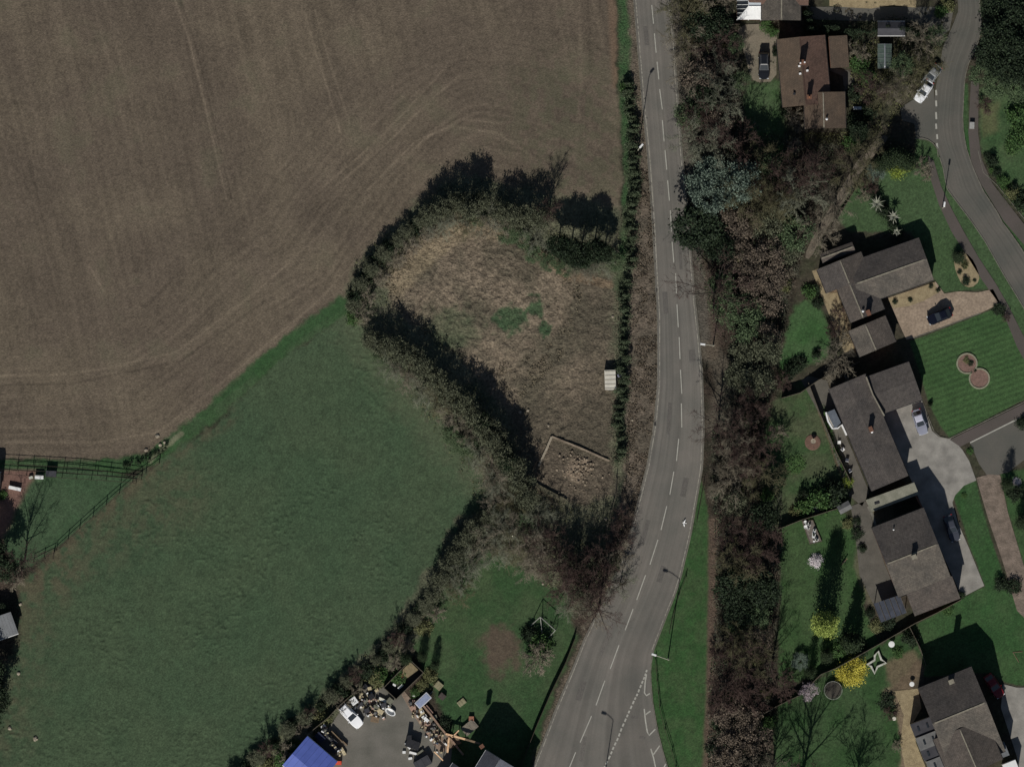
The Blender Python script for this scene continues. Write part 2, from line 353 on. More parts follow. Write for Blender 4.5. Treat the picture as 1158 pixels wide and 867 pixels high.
        k = np.array(colr)*(.7+.6*F[sl])[..., None]; col[sl] = col[sl]*(1-m[..., None])+k*m[..., None]
    paint([(806,590),(806,700),(803,800),(798,900)], 6, c(92,78,66), .8)
    paint([(794,392),(815,410),(822,440),(806,480)], 12, c(96,90,78), .6, rough_=3)
    paint([(793,300),(800,350),(806,400)], 8, c(88,78,66), .7, rough_=2)
    paint([(752,-80),(768,60),(776,170),(783,260),(797,380)], 8, c(92,88,80), .6, rough_=2)
    paint([(606,500),(690,524),(700,560),(660,570),(600,548)], 3, c(92,82,70), .6, True, 3)
    paint([(648,520),(665,515),(668,530),(655,545),(638,535)], 3, c(140,124,106), .75, True, 3)
    paint([(450,322),(490,282),(530,252),(560,262)], 12, c(136,122,98), .6, rough_=5)
    paint([(600,275),(640,312),(690,322)], 5, c(128,108,86), .5, rough_=3)
    paint([(386,342),(350,368),(300,406),(245,452)], 6, c(46,76,42), .6, rough_=3)
    paint([(170,520),(205,490)], 3, c(150,138,118), .35, rough_=2)
    paint([(1108,120),(1128,116),(1130,150),(1112,155)], 4, c(92,90,62), .6, True, 3)
    paint([(1000,750),(1032,735),(1045,755),(1030,785),(1008,780)], 4, c(104,90,72), .8, True, 3)
    paint([(1005,785),(1018,800),(1026,840),(1020,960)], 7, c(128,112,92), .7, rough_=3)
    paint([(912,430),(925,460),(952,535),(962,560)], 2.5, c(104,88,72), .7)
    paint([(975,580),(1010,560),(1015,690),(985,690),(965,640)], 3, c(92,88,70), .8, True, 2)
    paint([(965,290),(940,330),(950,355),(963,395)], 7, c(140,118,92), .5, rough_=2)
    paint([(740,600),(715,690),(690,740),(668,800),(620,900)], 0.1, c(84,70,58), .0)
    nv = H*W; co = np.empty((nv, 3), np.float32)
    co[:, 0] = ((X-579)*S).ravel(); co[:, 1] = ((433.5-Y)*S).ravel()
    # keep the ground below everything that is paved
    rd = (X > iy(ML, Y)-7) & (X < iy(MR, Y)+7) | (X > iy(RL, Y)-12) & (X < iy(RR, Y)+14) & (Y < 420) | (X > 925) & (Y > 270)
    Zh = np.where(rd, np.clip(Zh, -.03, .02)-.0, np.clip(Zh, -.06, 1.2))
    co[:, 2] = Zh.ravel()
    colv = np.concatenate([np.clip(col, .004, .9), np.ones((H, W, 1), np.float32)], 2).reshape(-1, 4)
    cz = zone[:-1, :-1]
    merged = {}
    for i, n in enumerate(names): merged.setdefault(n, []).append(i)
    gm = {'tilled_field': mat('tilled_soil', (0,0,0), attr=True, rough=.95, bump=.7, bscale=5, fine=.22, fscale=3.2),
          'default': mat('short_grass', (0,0,0), attr=True, rough=.95, bump=.5, bscale=7, fine=.26, fscale=3.6),
          'rough_meadow': mat('dry_grass', (0,0,0), attr=True, rough=.95, bump=1.6, bscale=4, fine=.42, fscale=3.4)}
    gm['woodland_floor'] = gm['rough_meadow']; gm['meadow_bank'] = gm['rough_meadow']; gm['verge'] = gm['rough_meadow']
    idx = np.arange(nv).reshape(H, W)
    for n, ids in merged.items():
        sel = np.isin(cz, ids); ii, jj = np.nonzero(sel)
        if len(ii) == 0: continue
        q = np.stack([idx[ii+1, jj], idx[ii+1, jj+1], idx[ii, jj+1], idx[ii, jj]], 1)
        u, inv = np.unique(q, return_inverse=True); inv = inv.reshape(q.shape)
        me = bpy.data.meshes.new(n); me.vertices.add(len(u)); me.vertices.foreach_set('co', co[u].ravel())
        me.loops.add(q.size); me.loops.foreach_set('vertex_index', inv.ravel().astype(np.int32))
        me.polygons.add(len(q)); me.polygons.foreach_set('loop_start', np.arange(0, q.size, 4, dtype=np.int32))
        me.polygons.foreach_set('use_smooth', np.ones(len(q), bool)); me.update(calc_edges=True)
        ca = me.color_attributes.new('Col', 'FLOAT_COLOR', 'POINT'); ca.data.foreach_set('color', colv[u].ravel())
        me.materials.append(gm.get(n, gm['default']))
        o = bpy.data.objects.new(n, me); C.objects.link(o); o['kind'] = 'structure'
make_ground()
far = mat('far_ground', c(78,78,60), c(60,72,48), scale=.02, rough=.95, bump=.5, bscale=2)
mb = MB(); mb.add([(-2500,-2500,-.12),(2500,-2500,-.12),(2500,2500,-.12),(-2500,2500,-.12)], [(0,1,2,3)])
mb.build('ground', far)['kind'] = 'structure'

# ---------------------------------------------------------------- roads, pavements, drives
def asphalt_mat(name, ca, cb):
    m = mat(name, ca, cb, scale=.22, rough=.9, bump=.15, bscale=14, fine=.10, fscale=10, detail=6)
    n = m.node_tree.nodes; L = m.node_tree.links; b = n['Principled BSDF']
    src = b.inputs['Base Color'].links[0].from_socket
    uv = n.new('ShaderNodeUVMap'); mp = n.new('ShaderNodeMapping'); mp.inputs['Scale'].default_value = (14, .02, 1)
    t = n.new('ShaderNodeTexNoise'); t.inputs['Scale'].default_value = 1; t.inputs['Detail'].default_value = 2
    mr = n.new('ShaderNodeMapRange'); mr.inputs[1].default_value = .3; mr.inputs[2].default_value = .7; mr.inputs[3].default_value = .84; mr.inputs[4].default_value = 1.14
    x = n.new('ShaderNodeMix'); x.data_type = 'RGBA'; x.blend_type = 'MULTIPLY'; x.inputs[0].default_value = 1
    L.new(uv.outputs[0], mp.inputs[0]); L.new(mp.outputs[0], t.inputs['Vector']); L.new(t.outputs[0], mr.inputs[0])
    L.new(src, x.inputs[6]); L.new(mr.outputs[0], x.inputs[7]); L.new(x.outputs[2], b.inputs['Base Color'])
    return m
A1 = asphalt_mat('worn_asphalt', c(111,106,99), c(96,94,88)); A2 = asphalt_mat('street_asphalt', c(96,92,85), c(82,82,76))
def ribbon_y(name, LT, RT, y0, y1, m, z=.05, n=14, dy=6):
    mb = MB(); ysl = list(np.arange(y0, y1+.1, dy)); v = 0; rows = []
    for y in ysl: rows.append([P(iy(LT, y)+(iy(RT, y)-iy(LT, y))*i/n, y, z) for i in range(n+1)])
    vv = [p for r in rows for p in r]; ff = []; uv = []
    for k in range(len(rows)-1):
        for i in range(n):
            a = k*(n+1)+i; ff.append((a+n+1, a+n+2, a+1, a))
            uv.append([(i/n, (k+1)*dy*S), ((i+1)/n, (k+1)*dy*S), ((i+1)/n, k*dy*S), (i/n, k*dy*S)])
    mb.add(vv, ff, uv); o = mb.build(name, m); o['kind'] = 'structure'; return o
ribbon_y('main_road', ML, MR, -94, 956, A1)
ribbon_y('residential_road', RL, RR, -94, 596, A2)
def line_pts(pts):
    return [P(x, y).to_2d() for x, y in pts]
def strip(pts, wdt, z0, z1, mb=None, closed=False):
    """a flat bar of width wdt (m) along a pixel polyline"""
    mb = mb or MB(); q = line_pts(pts); n = len(q); Lp = []; Rp = []
    for i in range(n):
        if closed: d = (q[(i+1) % n]-q[(i-1) % n])
        else: d = q[min(i+1, n-1)]-q[max(i-1, 0)]
        d.normalize(); nn = Vector((-d.y, d.x)); Lp.append(q[i]+nn*wdt/2); Rp.append(q[i]-nn*wdt/2)
    rng = range(n if closed else n-1); vv = []; ff = []
    for i in range(n):
        vv += [(*Lp[i], z0), (*Rp[i], z0), (*Rp[i], z1), (*Lp[i], z1)]
    for i in rng:
        a = 4*i; b = 4*((i+1) % n)
        ff += [(a+3, a+2, b+2, b+3), (a+2, a+1, b+1, b+2), (a, a+3, b+3, b), (a+1, a, b, b+1)]
    if not closed: ff += [(0, 1, 2, 3), (4*n-1, 4*n-2, 4*n-3, 4*n-4)]
    mb.add(vv, ff); return mb
kerbm = mat('kerb_stone', c(118,114,104), c(90,88,78), scale=1.5, bump=.3)
lined = mat('worn_white_paint', c(158,154,142), c(138,134,120), scale=2, wear=c(104,100,93), fine=.1)
linec = mat('clean_white_paint', c(168,166,156), c(150,148,138), scale=2, fine=.1)
def pave(name, pts, m, z=.06, it=0):
    mb = MB(); q = smooth_poly(pts, True, it) if it else pts
    mb.prism([tuple(P(x, y).to_2d()) for x, y in q], -.1, z); o = mb.build(name, m); o['kind'] = 'structure'; return o
def kerb(name, pts, w_=.13, h=.13, m=None):
    o = strip(pts, w_, -.1, h).build(name, m or kerbm); o['kind'] = 'structure'; return o
def along(tab, off, y0, y1, step=12): return [(float(iy(tab, y))+off, y) for y in np.arange(y0, y1+.1, step)]
kerb('road_kerb', along(ML, -.6, -94, 950)); kerb('road_kerb', along(MR, .6, -94, 950))
kerb('street_kerb', along(RR, .5, -60, 596)); kerb('street_kerb', along(RL, -.5, 178, 596))
kerb('street_kerb', [(1034,157),(1042,156),(1049,158),(1055,162),(1060,168),(1061,178)])
mk = MB()
strip(along(ML, 2.0, -90, 950, 8), .13, .05, .056, mk)
strip(along(MR, -1.6, -90, 735, 8), .12, .05, .056, mk)
mk.build('edge_line', lined)['kind'] = 'structure'
mk = MB()
for a in [((731,-60),(732,-38)),((733,-28),(735,-6)),((737,6),(739,27)),((740,38),(742,60)),((743,70),(745,90)),((746,101),(749,124)),((749,136),(751,160)),((752,170),(754,192)),((755,204),(757,227)),((758,238),(759.5,262)),((760,273),(762,297)),((764,309),(765,332)),((765.5,344),(767,370)),((768,381),(769,406)),((769.5,418),(771,445)),((770.5,456),(771,483)),((767.5,496),(765,521)),((762,533),(757.5,559)),((754,572),(747.5,599)),((744,610),(735,638)),((730,650),(720,678)),((716,688),(707,712)),((700,729),(690,756)),((684,769),(674,797)),((669,809),(656,839)),((651,850),(640,877)),((635,888),(624,914))]:
    strip(a, .15, .05, .057, mk)
mk.build('centre_line', linec)['kind'] = 'structure'
mk = MB()
cur = [(731.5,757),(729,765),(725,774),(721,784),(717,792),(712,803),(708,812),(703,823),(699,834),(694,844),(690,854),(684,866),(680,876),(676,886)]
for i in range(len(cur)-1):
    for f0, f1 in ((0, .32), (.5, .82)):
        a, b = cur[i], cur[i+1]; strip([(a[0]+(b[0]-a[0])*f0, a[1]+(b[1]-a[1])*f0), (a[0]+(b[0]-a[0])*f1, a[1]+(b[1]-a[1])*f1)], .26, .05, .057, mk)
for pl in ([(731,762),(729.5,772),(728.8,783),(731,786),(735,783.5)], [(728.5,801),(730,815),(732,827),(734,831),(741,824)], [(730,807.5),(735.5,803.5)], [(736,846),(739,856),(742,870),(745,884),(748,892),(755,884)], [(739,852.5),(746,842.5)], [(750.5,868),(753,863)]):
    strip(pl, .2, .05, .058, mk)
mk.build('junction_marking', linec)['kind'] = 'structure'
mk = MB()
for y0, y1 in ((102,108),(114,120.5),(127,135),(140,146),(152,157.5),(162,168)):
    x = 1058.5 if y0 < 145 else 1059.6; strip([(x, y0), (x+.4, y1)], .28, .05, .057, mk)
mk.build('give_way_line', linec)['kind'] = 'structure'
mk = MB(); strip([(1097,500.5),(1110,494),(1158,470),(1300,400)], .2, .062, .069, mk); mk.build('lane_edge_line', linec)['kind'] = 'structure'
# drain covers and patches of darker repair
iron = mat('cast_iron', (.03,.03,.03), (.05,.045,.04), rough=.6)
for i, (x, y, where) in enumerate([(742,328,'by the left kerb above the white container'),(740.5,479,'by the left kerb level with the low ruin')]):
    mb = MB(); mb.box(*P(x, y).to_2d(), .05, .45, .6, .014, R(-4)); o = mb.build('drain_cover', iron)
    for k in range(4):
        g = MB(); g.box(P(x, y).x, P(x, y).y-.2+k*.13, .064, .3, .03, .01, R(-4)); g.build('grate_bar', iron, o)
    tag(o, 'black drain cover '+where, 'drain cover', 'drain covers in the main road')
tar = mat('dark_tar_patch', c(88,85,80), c(95,91,86), scale=1)
rgp = random.Random(8)
tar2 = mat('old_road_repair', c(96,92,87), c(100,96,90), scale=1)
for yy, f, ln, wd in ((30,.25,3.0,.7),(118,.72,5,.8),(205,.3,2.2,.9),(262,.7,6,.5),(330,.22,3.5,.8),(395,.8,2,1.0),(455,.3,5,.6),(540,.75,3,.9),(588,.25,4,.7),(640,.7,2.5,.9),(705,.3,5,.6),(770,.2,3,.9),(832,.35,4,.7)):
    xa = float(iy(ML, yy)+(iy(MR, yy)-iy(ML, yy))*f); xb = float(iy(ML, yy+ln/S)+(iy(MR, yy+ln/S)-iy(ML, yy+ln/S))*f)
    strip([(xa, yy), (xb, yy+ln/S)], wd, .0495, .0525).build('road_patch', rgp.choice([tar, tar2]))['kind'] = 'structure'
for x, y in ((717,810),(726,833)):
    pts = [(x+9*math.cos(t)*(.5+.2*math.sin(3*t)), y+6*math.sin(t)*(.6+.2*math.cos(2*t))) for t in np.linspace(0, 6.0, 12)]
    strip([(x-3, y), (x+4, y+1)], .5, .0495, .053).build('road_patch', tar)['kind'] = 'structure'
pav = asphalt_mat('footway_asphalt', c(88,80,76), c(76,72,66))
pave('footway', [(1098,92),(1107,92),(1106,150),(1110,180),(1122,207),(1146,238),(1175,275),(1165,285),(1135,250),(1108,206),(1098,185),(1095,150)], pav)
pave('footway', [(1049,176),(1056,182),(1064,210),(1076,236),(1090,262),(1106,290),(1127,322),(1140,345),(1155,375),(1200,460),(1188,462),(1150,392),(1131,345),(1110,316),(1094,290),(1076,262),(1062,232),(1053,205)], pav)
strip([(1106,170),(1112,195),(1127,209),(1146,232),(1170,262)], .1, -.05, .09).build('edging_kerb', kerbm)['kind'] = 'structure'
grav = mat('pale_gravel', c(128,118,102), c(108,102,88), scale=.6, bump=.5, bscale=16, fine=.25)
sand = mat('sandy_gravel', c(152,138,108), c(128,114,88), scale=1.2, bump=.5, bscale=14, fine=.25)
conc = mat('pale_concrete', c(150,146,138), c(114,111,105), scale=.5, bump=.12, fine=.1, detail=7)
slabm = mat('grey_paving', c(96,92,84), c(80,77,70), scale=.7, bump=.2, fine=.15)
block = mat('tan_block_paving', c(154,137,118), c(128,113,97), scale=.6, bump=.3, bscale=10, fine=.22, fscale=3)
yardm = mat('yard_concrete', c(112,108,100), c(92,90,82), scale=.3, bump=.15, fine=.12, detail=7)
mudt = mat('muddy_track', c(128,114,102), c(94,84,74), scale=.9, bump=.7, bscale=4, fine=.2, detail=7)
pathm = mat('path_dirt', c(112,103,90), c(88,80,69), scale=.8, bump=.4, bscale=8)
pave('gravel_drive', [(834,28),(872,27),(879,40),(878,62),(878,92),(852,94),(846,78),(842,60),(836,48)], grav, .06, 1)
pave('forecourt', [(937,-30),(1036,-30),(1036,9),(1024,8),(1010,6),(985,10),(965,9),(938,7)], sand, .05)
pave('shaded_drive', [(912,8),(1062,8),(1078,12),(1074,34),(1062,44),(1035,26),(912,22)], A2, .046)
pave('side_lane', [(1018,122),(1034,112),(1056,100),(1058,162),(1048,158.5),(1036,157),(1034,140),(1020,136)], A2, .047)
pave('footpath', [(998,152),(1006,156),(990,174),(976,192),(962,214),(945,242),(929,268),(916,294),(909,290),(921,264),(937,237),(954,208),(968,184),(980,168)], pathm, .05, 1)
pave('block_drive', [(1004,337),(1058,318.5),(1068,332),(1084,329.5),(1106,330.5),(1123,327),(1131.5,343),(1109,354),(1054,375),(1025,384),(1014,360)], block, .06)
pave('sand_bed', [(1004,337.5),(1057,319),(1061,331),(1045,340),(1028,346),(1010,348.5)], sand, .072)
pave('sandy_patio', [(925,304),(933,331),(947,331),(958,371),(969,403),(957,404),(944,372),(932,342),(918,306)], sand, .05)
pave('sand_bed', smooth_poly([(1078,292),(1086,283),(1098,290),(1106,305),(1108,318),(1098,326),(1088,322),(1081,308)], True, 1), sand, .06)
pave('concrete_drive', [(997,467),(1043,453),(1048,470),(1054,487),(1062,494),(1073,495),(1079,498),(1088,508),(1096,521),(1104,543),(1090,549),(1080,560),(1077,568),(1083,590),(1096,620),(1113,662),(1088,675),(1060,614),(1028,537)], conc, .055)
pave('side_road', [(1097,501),(1158,470),(1300,400),(1300,470),(1158,520),(1140,534),(1131,536),(1118,540),(1107,524)], A2, .046)
pave('footway', [(1074,497),(1158,456),(1300,385),(1300,399),(1158,469),(1096,500),(1086,505)], pav, .058)
strip([(1074,495.5),(1100,483),(1158,454.5),(1300,383)], .13, -.05, .10).build('edging_kerb', kerbm)['kind'] = 'structure'
pave('muddy_track', [(1104,540),(1118,536),(1131,537),(1140,580),(1158,640),(1180,720),(1150,690),(1134,635),(1117,585)], mudt, .05)
pave('rear_patio', [(914,425),(935,430),(952,482),(965,512),(983,556),(975,572),(960,560),(944,515),(928,470),(906,430)], slabm, .05)
pave('side_patio', [(962,572),(980,566),(1000,637),(1015,672),(1022,680),(990,688),(972,650),(968,610)], slabm, .05)
pave('yard', YARD, yardm, .05)
pave('yard_path', [(450,778),(458,782),(480,808),(500,832),(508,846),(498,852),(484,832),(466,806)], mat('pinkish_brick_paving', c(140,122,106), c(112,98,86), scale=1.5, bump=.4, fine=.2), .056)
pave('stone_terrace', [(1011,781),(1038,778),(1042,800),(1032,818),(1036,840),(1050,875),(1055,960),(1030,960),(1026,880),(1018,840),(1022,808)], sand, .05)
pave('gravel_drive', [(1134,773),(1150,777),(1300,775),(1300,960),(1170,960),(1150,855),(1132,800)], conc, .055)
pave('paved_path', [(936,76),(960,80),(966,90),(966,108),(955,106),(953,86),(938,80)], slabm, .05)
kerb('lawn_edging', [(1030,383),(1054,374.5),(1109,354)], .12, .1)
kerb('lawn_edging', [(1043,454),(1050,472),(1056,487),(1063,494),(1074,496)], .12, .1)
# ---------------------------------------------------------------- buildings
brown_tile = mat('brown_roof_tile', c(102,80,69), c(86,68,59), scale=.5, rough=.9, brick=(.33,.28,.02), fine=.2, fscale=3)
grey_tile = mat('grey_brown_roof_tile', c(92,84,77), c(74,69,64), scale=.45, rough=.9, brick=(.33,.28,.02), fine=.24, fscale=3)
dark_tile = mat('dark_and_shaded_roof_tile', c(88,82,77), c(72,68,65), scale=.45, rough=.9, brick=(.33,.28,.02), fine=.24, fscale=3)  # also laid on north slopes, their shade put into the colour
pale_tile = mat('weathered_and_sunlit_roof_tile', c(102,95,86), c(80,76,70), scale=.5, rough=.9, brick=(.33,.28,.02), fine=.24, fscale=3)  # also the paler copy for south slopes, sunlight put into the colour
lichen = mat('pale_ridge_mortar', c(142,136,120), c(112,106,94), scale=2, fine=.2)
brickm = mat('red_brown_brick', (.16,.075,.045), (.12,.06,.04), scale=3, bump=.4, bscale=12)
render_ = mat('cream_render', (.5,.46,.38), (.42,.39,.33), scale=.6)
whitep = mat('white_plastic', (.78,.78,.76), (.7,.7,.68), scale=2, rough=.4, fine=.04)
whitepaint = mat('white_paint', (.8,.8,.78), (.7,.7,.68), scale=2, rough=.5, fine=.05)
glass = mat('dark_glass', (.02,.025,.03), (.03,.035,.04), scale=1, rough=.12, spec=.5, fine=0)
roofglass = mat('milky_roof_glass', (.62,.66,.68), (.5,.54,.56), scale=2.5, rough=.25, fine=.1)
felt = mat('grey_roof_felt', c(112,112,110), c(92,92,92), scale=1, fine=.12)
felt_dark = mat('dark_roof_felt', c(66,66,70), c(54,54,58), scale=1, fine=.12)
lead = mat('lead_sheet', (.16,.17,.18), (.12,.125,.13), scale=2, rough=.6)
wood = mat('weathered_wood', c(132,112,88), c(100,86,70), scale=2, bump=.3, fine=.2)
woodg = mat('grey_fence_wood', c(98,90,76), c(78,72,62), scale=2, bump=.3, fine=.2)
dwood = mat('dark_fence_wood', c(64,54,44), c(48,42,36), scale=2, bump=.3, fine=.2)
steel = mat('galvanised_steel', (.36,.37,.38), (.28,.29,.3), scale=3, rough=.45, metal=.6)
black = mat('black_plastic', (.015,.015,.017), (.025,.025,.028), scale=3, rough=.5)
rubber = mat('black_rubber', (.012,.012,.012), (.02,.02,.02), scale=4, rough=.8)
clay = mat('terracotta', (.3,.12,.06), (.24,.1,.05), scale=4)
stone = mat('pale_stone', c(160,150,132), c(128,118,102), scale=3, bump=.5, bscale=10)

def window_on(root, p, d, n, z, w_=1.4, h=1.1):
    """p centre on wall, d along wall, n outward"""
    rot = math.atan2(d.y, d.x); f = MB(); q = p+n*.03
    f.box(q.x, q.y, z, w_, .1, h, rot); fo = f.build('window', whitep, root)
    g = MB(); q2 = p+n*.055
    for s in (-1, 1):
        q3 = q2+d*(s*w_*.235); g.box(q3.x, q3.y, z+.09, w_*.4, .07, h-.18, rot)
    g.build('pane', glass, fo)
    s_ = MB(); q4 = p+n*.1; s_.box(q4.x, q4.y, z-.07, w_+.15, .2, .06, rot); s_.build('sill', whitep, fo)
def door_on(root, p, d, n, m=None, w_=.95, h=2.05):
    rot = math.atan2(d.y, d.x); q = p+n*.03; f = MB(); f.box(q.x, q.y, .06, w_, .1, h, rot); fo = f.build('door', m or whitep, root)
    k = MB(); q = p+n*.12+d*(w_*.35); k.box(q.x, q.y, 1.0, .05, .1, .12, rot); k.build('handle', steel, fo)
def gable(root, r0, r1, wl, wr, ze, zr, rm, wm, ridge=lichen, roofm2=None, ov=.3, win=True, gutters=True, zel=None, zer=None):
    """gabled block: ridge from photo point r0 to r1, wl/wr = plan px from ridge to the left/right eave"""
    a = P(*r0).to_2d(); b = P(*r1).to_2d(); d = (b-a).normalized(); n = Vector((-d.y, d.x)); L = (b-a).length
    wl *= S; wr *= S; zel = ze if zel is None else zel; zer = ze if zer is None else zer
    def V(t, s, z): q = a+d*t+n*s; return Vector((q.x, q.y, z))
    il, ir, ie = max(wl-ov, .05), max(wr-ov, .05), .12
    zl = zr-(zr-zel)*il/wl-.13 if wl > .2 else zr-.13; zrr = zr-(zr-zer)*ir/wr-.13 if wr > .2 else zr-.13
    sec = [(il, -.1), (il, zl), (0, zr-.14), (-ir, zrr), (-ir, -.1)]
    vv = [V(ie, s, z) for s, z in sec]+[V(L-ie, s, z) for s, z in sec]
    w_ = MB(); w_.add(vv, [(0,1,2,3,4), (9,8,7,6,5)]+[(i, i+5, (i+1) % 5+5, (i+1) % 5) for i in range(5)]); wo_ = w_.build('wall', wm, root)
    rf = MB()
    if wl > .2: rf.slab([V(0, 0, zr), V(L, 0, zr), V(L, wl, zel), V(0, wl, zel)], .12)
    r = rf.build('roof', rm, root)
    r2 = None
    if wr > .2:
        rg = MB(); rg.slab([V(0, 0, zr), V(0, -wr, zer), V(L, -wr, zer), V(L, 0, zr)], .12); r2 = rg.build('roof', roofm2 or rm, root)
    if ridge:
        m = MB(); q0, q1 = V(-.02, 0, 0), V(L+.02, 0, 0); mid = (q0+q1)/2
        m.box(mid.x, mid.y, zr-.05, L+.04, .22, .1, math.atan2(d.y, d.x), .8); m.build('ridge_tile', ridge, r)
    if gutters:
        for s, zz, sg in ((wl, zel, 1), (wr, zer, -1)):
            if s > .2:
                g = MB(); g.tube(V(0, sg*(s+.04), zz-.12), V(L, sg*(s+.04), zz-.12), .055, n=6); g.build('gutter', black if wm is brickm else whitep, root)
    if win:
        k = max(1, int(L/3.6))
        for i in range(k):
            t = L*(i+.5)/k
            for s, sg in ((il, 1), (ir, -1)):
                if s < .5: continue
                q = a+d*t+n*(s*sg)
                if i == k//2 and sg == -1 and ze < 3.4: door_on(root, q, d, n*sg)
                else: window_on(root, q, d, n*sg, .95)
                if ze > 4.5: window_on(root, a+d*t+n*(s*sg), d, n*sg, 3.5)
    return r, V
def chimney(root, roof, x, y, z0, z1, w_=.7, l=.5, rot=0, pots=2, m=None):
    p = P(x, y); k = MB(); k.box(p.x, p.y, z0, w_, l, z1-z0, rot); k.box(p.x, p.y, z1, w_+.12, l+.12, .1, rot); ch = k.build('chimney', m or brickm, roof if roof else root)
    return ch
def aerial_flue(root, x, y, z, h, r=.09, m=None, name='flue'):
    p = P(x, y); k = MB(); k.tube((p.x, p.y, z), (p.x, p.y, z+h), r, n=10); k.disc_stack(p.x, p.y, [(r*1.7, z+h), (r*1.7, z+h+.05), (r*.4, z+h+.16)], 10); return k.build(name, m or steel, root)
def rooflight(root, x, y, z, w_, l, rot, m=None):
    p = P(x, y); k = MB(); k.box(p.x, p.y, z, w_, l, .12, rot); o = k.build('rooflight', m or black, root); return o
def pix_rot(a, b):  # world angle of the photo direction a->b
    v = P(*b)-P(*a); return math.atan2(v.y, v.x)

# House with white conservatory, top of the picture
h = root_world('house', P(886, 0)); tag(h, 'brown tiled house above the gravel drive, cut by the top edge', 'house')
gable(h, (846, -18), (914, -17), 30, 24, 2.6, 4.2, brown_tile, brickm, ridge=brown_tile)
gable(h, (883, -30), (883, 24), 22, 22, 2.5, 4.3, pale_tile, brickm, roofm2=pale_tile)
rooflight(h, 885, 17, 3.85, .55, .5, 0)
con = root_world('conservatory', P(846, 8)); tag(con, 'white framed conservatory with a hipped glass roof at the top of the gravel drive', 'conservatory')
mb = MB(); mb.prism([tuple(P(x, y).to_2d()) for x, y in ((833,-10),(859.5,-10),(859.5,23),(833,23))], -.1, .6); mb.build('base_wall', brickm, con)
mb = MB(); mb.prism([tuple(P(x, y).to_2d()) for x, y in ((833.6,-9.5),(859,-9.5),(859,22.4),(833.6,22.4))], .6, 2.1); mb.build('side_glazing', glass, con)
mb = MB()
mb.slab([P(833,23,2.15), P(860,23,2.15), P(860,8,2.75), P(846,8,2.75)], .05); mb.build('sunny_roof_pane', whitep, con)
mb = MB(); mb.slab([P(833,23,2.15), P(846,8,2.75), P(846,-10,2.75), P(833,-10,2.15)], .05); mb.build('side_roof_pane', glass, con)
mb = MB(); mb.slab([P(846,8,2.75), P(860,8,2.75), P(860,-10,2.7), P(846,-10,2.75)], .05); mb.build('upper_roof_pane', roofglass, con)
mb = MB()
for k in range(7):
    y = 20-k*4.6; mb.tube(P(833, y, 2.2), P(846-max(0, y-8)*.87, max(min(y, 8), y-16+8) if False else y, 2.2+.6*min(1, (846-max(0, y-8)*.87-833)/13)), .04, n=6)
mb.tube(P(833,23,2.2), P(846,8,2.82), .05, n=6); mb.tube(P(846,8,2.82), P(846,-10,2.82), .05, n=6); mb.tube(P(846,8,2.82), P(860,8,2.82), .06, n=6)
for k in range(4): mb.tube(P(849+k*3.4, 22.5, 2.2), P(849+k*3.4, 8.5, 2.8), .02, n=5)
mb.build('glazing_bar', whitepaint, con)
mb = MB()
for x, y in ((833,23),(846,23),(860,23),(833,8),(833,-9)): mb.box(P(x,y).x, P(x,y).y, .5, .12, .12, 1.65)
mb.build('frame', whitep, con)
h = root_world('building', P(985, -14)); tag(h, 'tan edged building at the top edge beyond the shaded drive', 'building')
gable(h, (936, -26), (1034, -27), 22, 20, 2.7, 4.0, pale_tile, render_, ridge=lichen)

# Long brown house
h = root_world('house', P(908, 85)); tag(h, 'long red-brown tiled house with chimneys beside the parked black estate car', 'house')
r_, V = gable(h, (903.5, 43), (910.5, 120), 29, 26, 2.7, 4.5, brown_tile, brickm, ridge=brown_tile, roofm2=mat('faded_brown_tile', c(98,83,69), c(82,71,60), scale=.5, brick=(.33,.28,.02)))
r3, V = gable(h, (930, 105), (931, 146), 25, 21.5, 2.55, 4.0, mat('faded_brown_tile', c(96,82,70)), brickm)
gable(h, (936.5, 42), (939, 78), 21, .1, 2.3, 3.1, mat('faded_brown_tile', c(96,82,70)), brickm, ridge=None, gutters=False)
ch = chimney(h, r_, 906.5, 72, 3.2, 6.0, .95, .7)
for dx, dy in ((-2.6,2.2),(2.2,0)):
    p = P(906.5+dx, 72+dy*.4); k = MB(); k.disc_stack(p.x, p.y, [(.12,6.1),(.15,6.4),(.11,6.45)], 10); k.build('chimney_pot', whitepaint, ch)
ch = chimney(h, r_, 914, 111, 3.2, 5.6, .7, .6); p = P(914, 111); k = MB(); k.disc_stack(p.x, p.y, [(.12,5.7),(.15,6.0),(.11,6.05)], 10); k.build('chimney_pot', clay, ch)
for x, y in ((903, 76), (912, 81), (904, 84.5)):
    p = P(x, y); k = MB(); k.box(p.x, p.y, 4.2, .35, .3, .28, .2); k.build('roof_vent', whitepaint, h)
rooflight(h, 897.5, 107, 3.95, .4, .35, 0); aerial_flue(h, 934, 135.5, 3.7, .5, .12, whitepaint)

# Bungalow with the tan block drive
h = root_world('bungalow', P(990, 320)); tag(h, 'bungalow with crossed grey-brown gables beside the tan block-paved drive', 'bungalow')
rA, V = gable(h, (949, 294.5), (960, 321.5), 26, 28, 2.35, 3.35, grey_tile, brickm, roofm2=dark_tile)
rB, V = gable(h, (960, 321.5), (975.5, 359.5), 26.5, 15, 2.35, 3.35, dark_tile, brickm, roofm2=grey_tile)

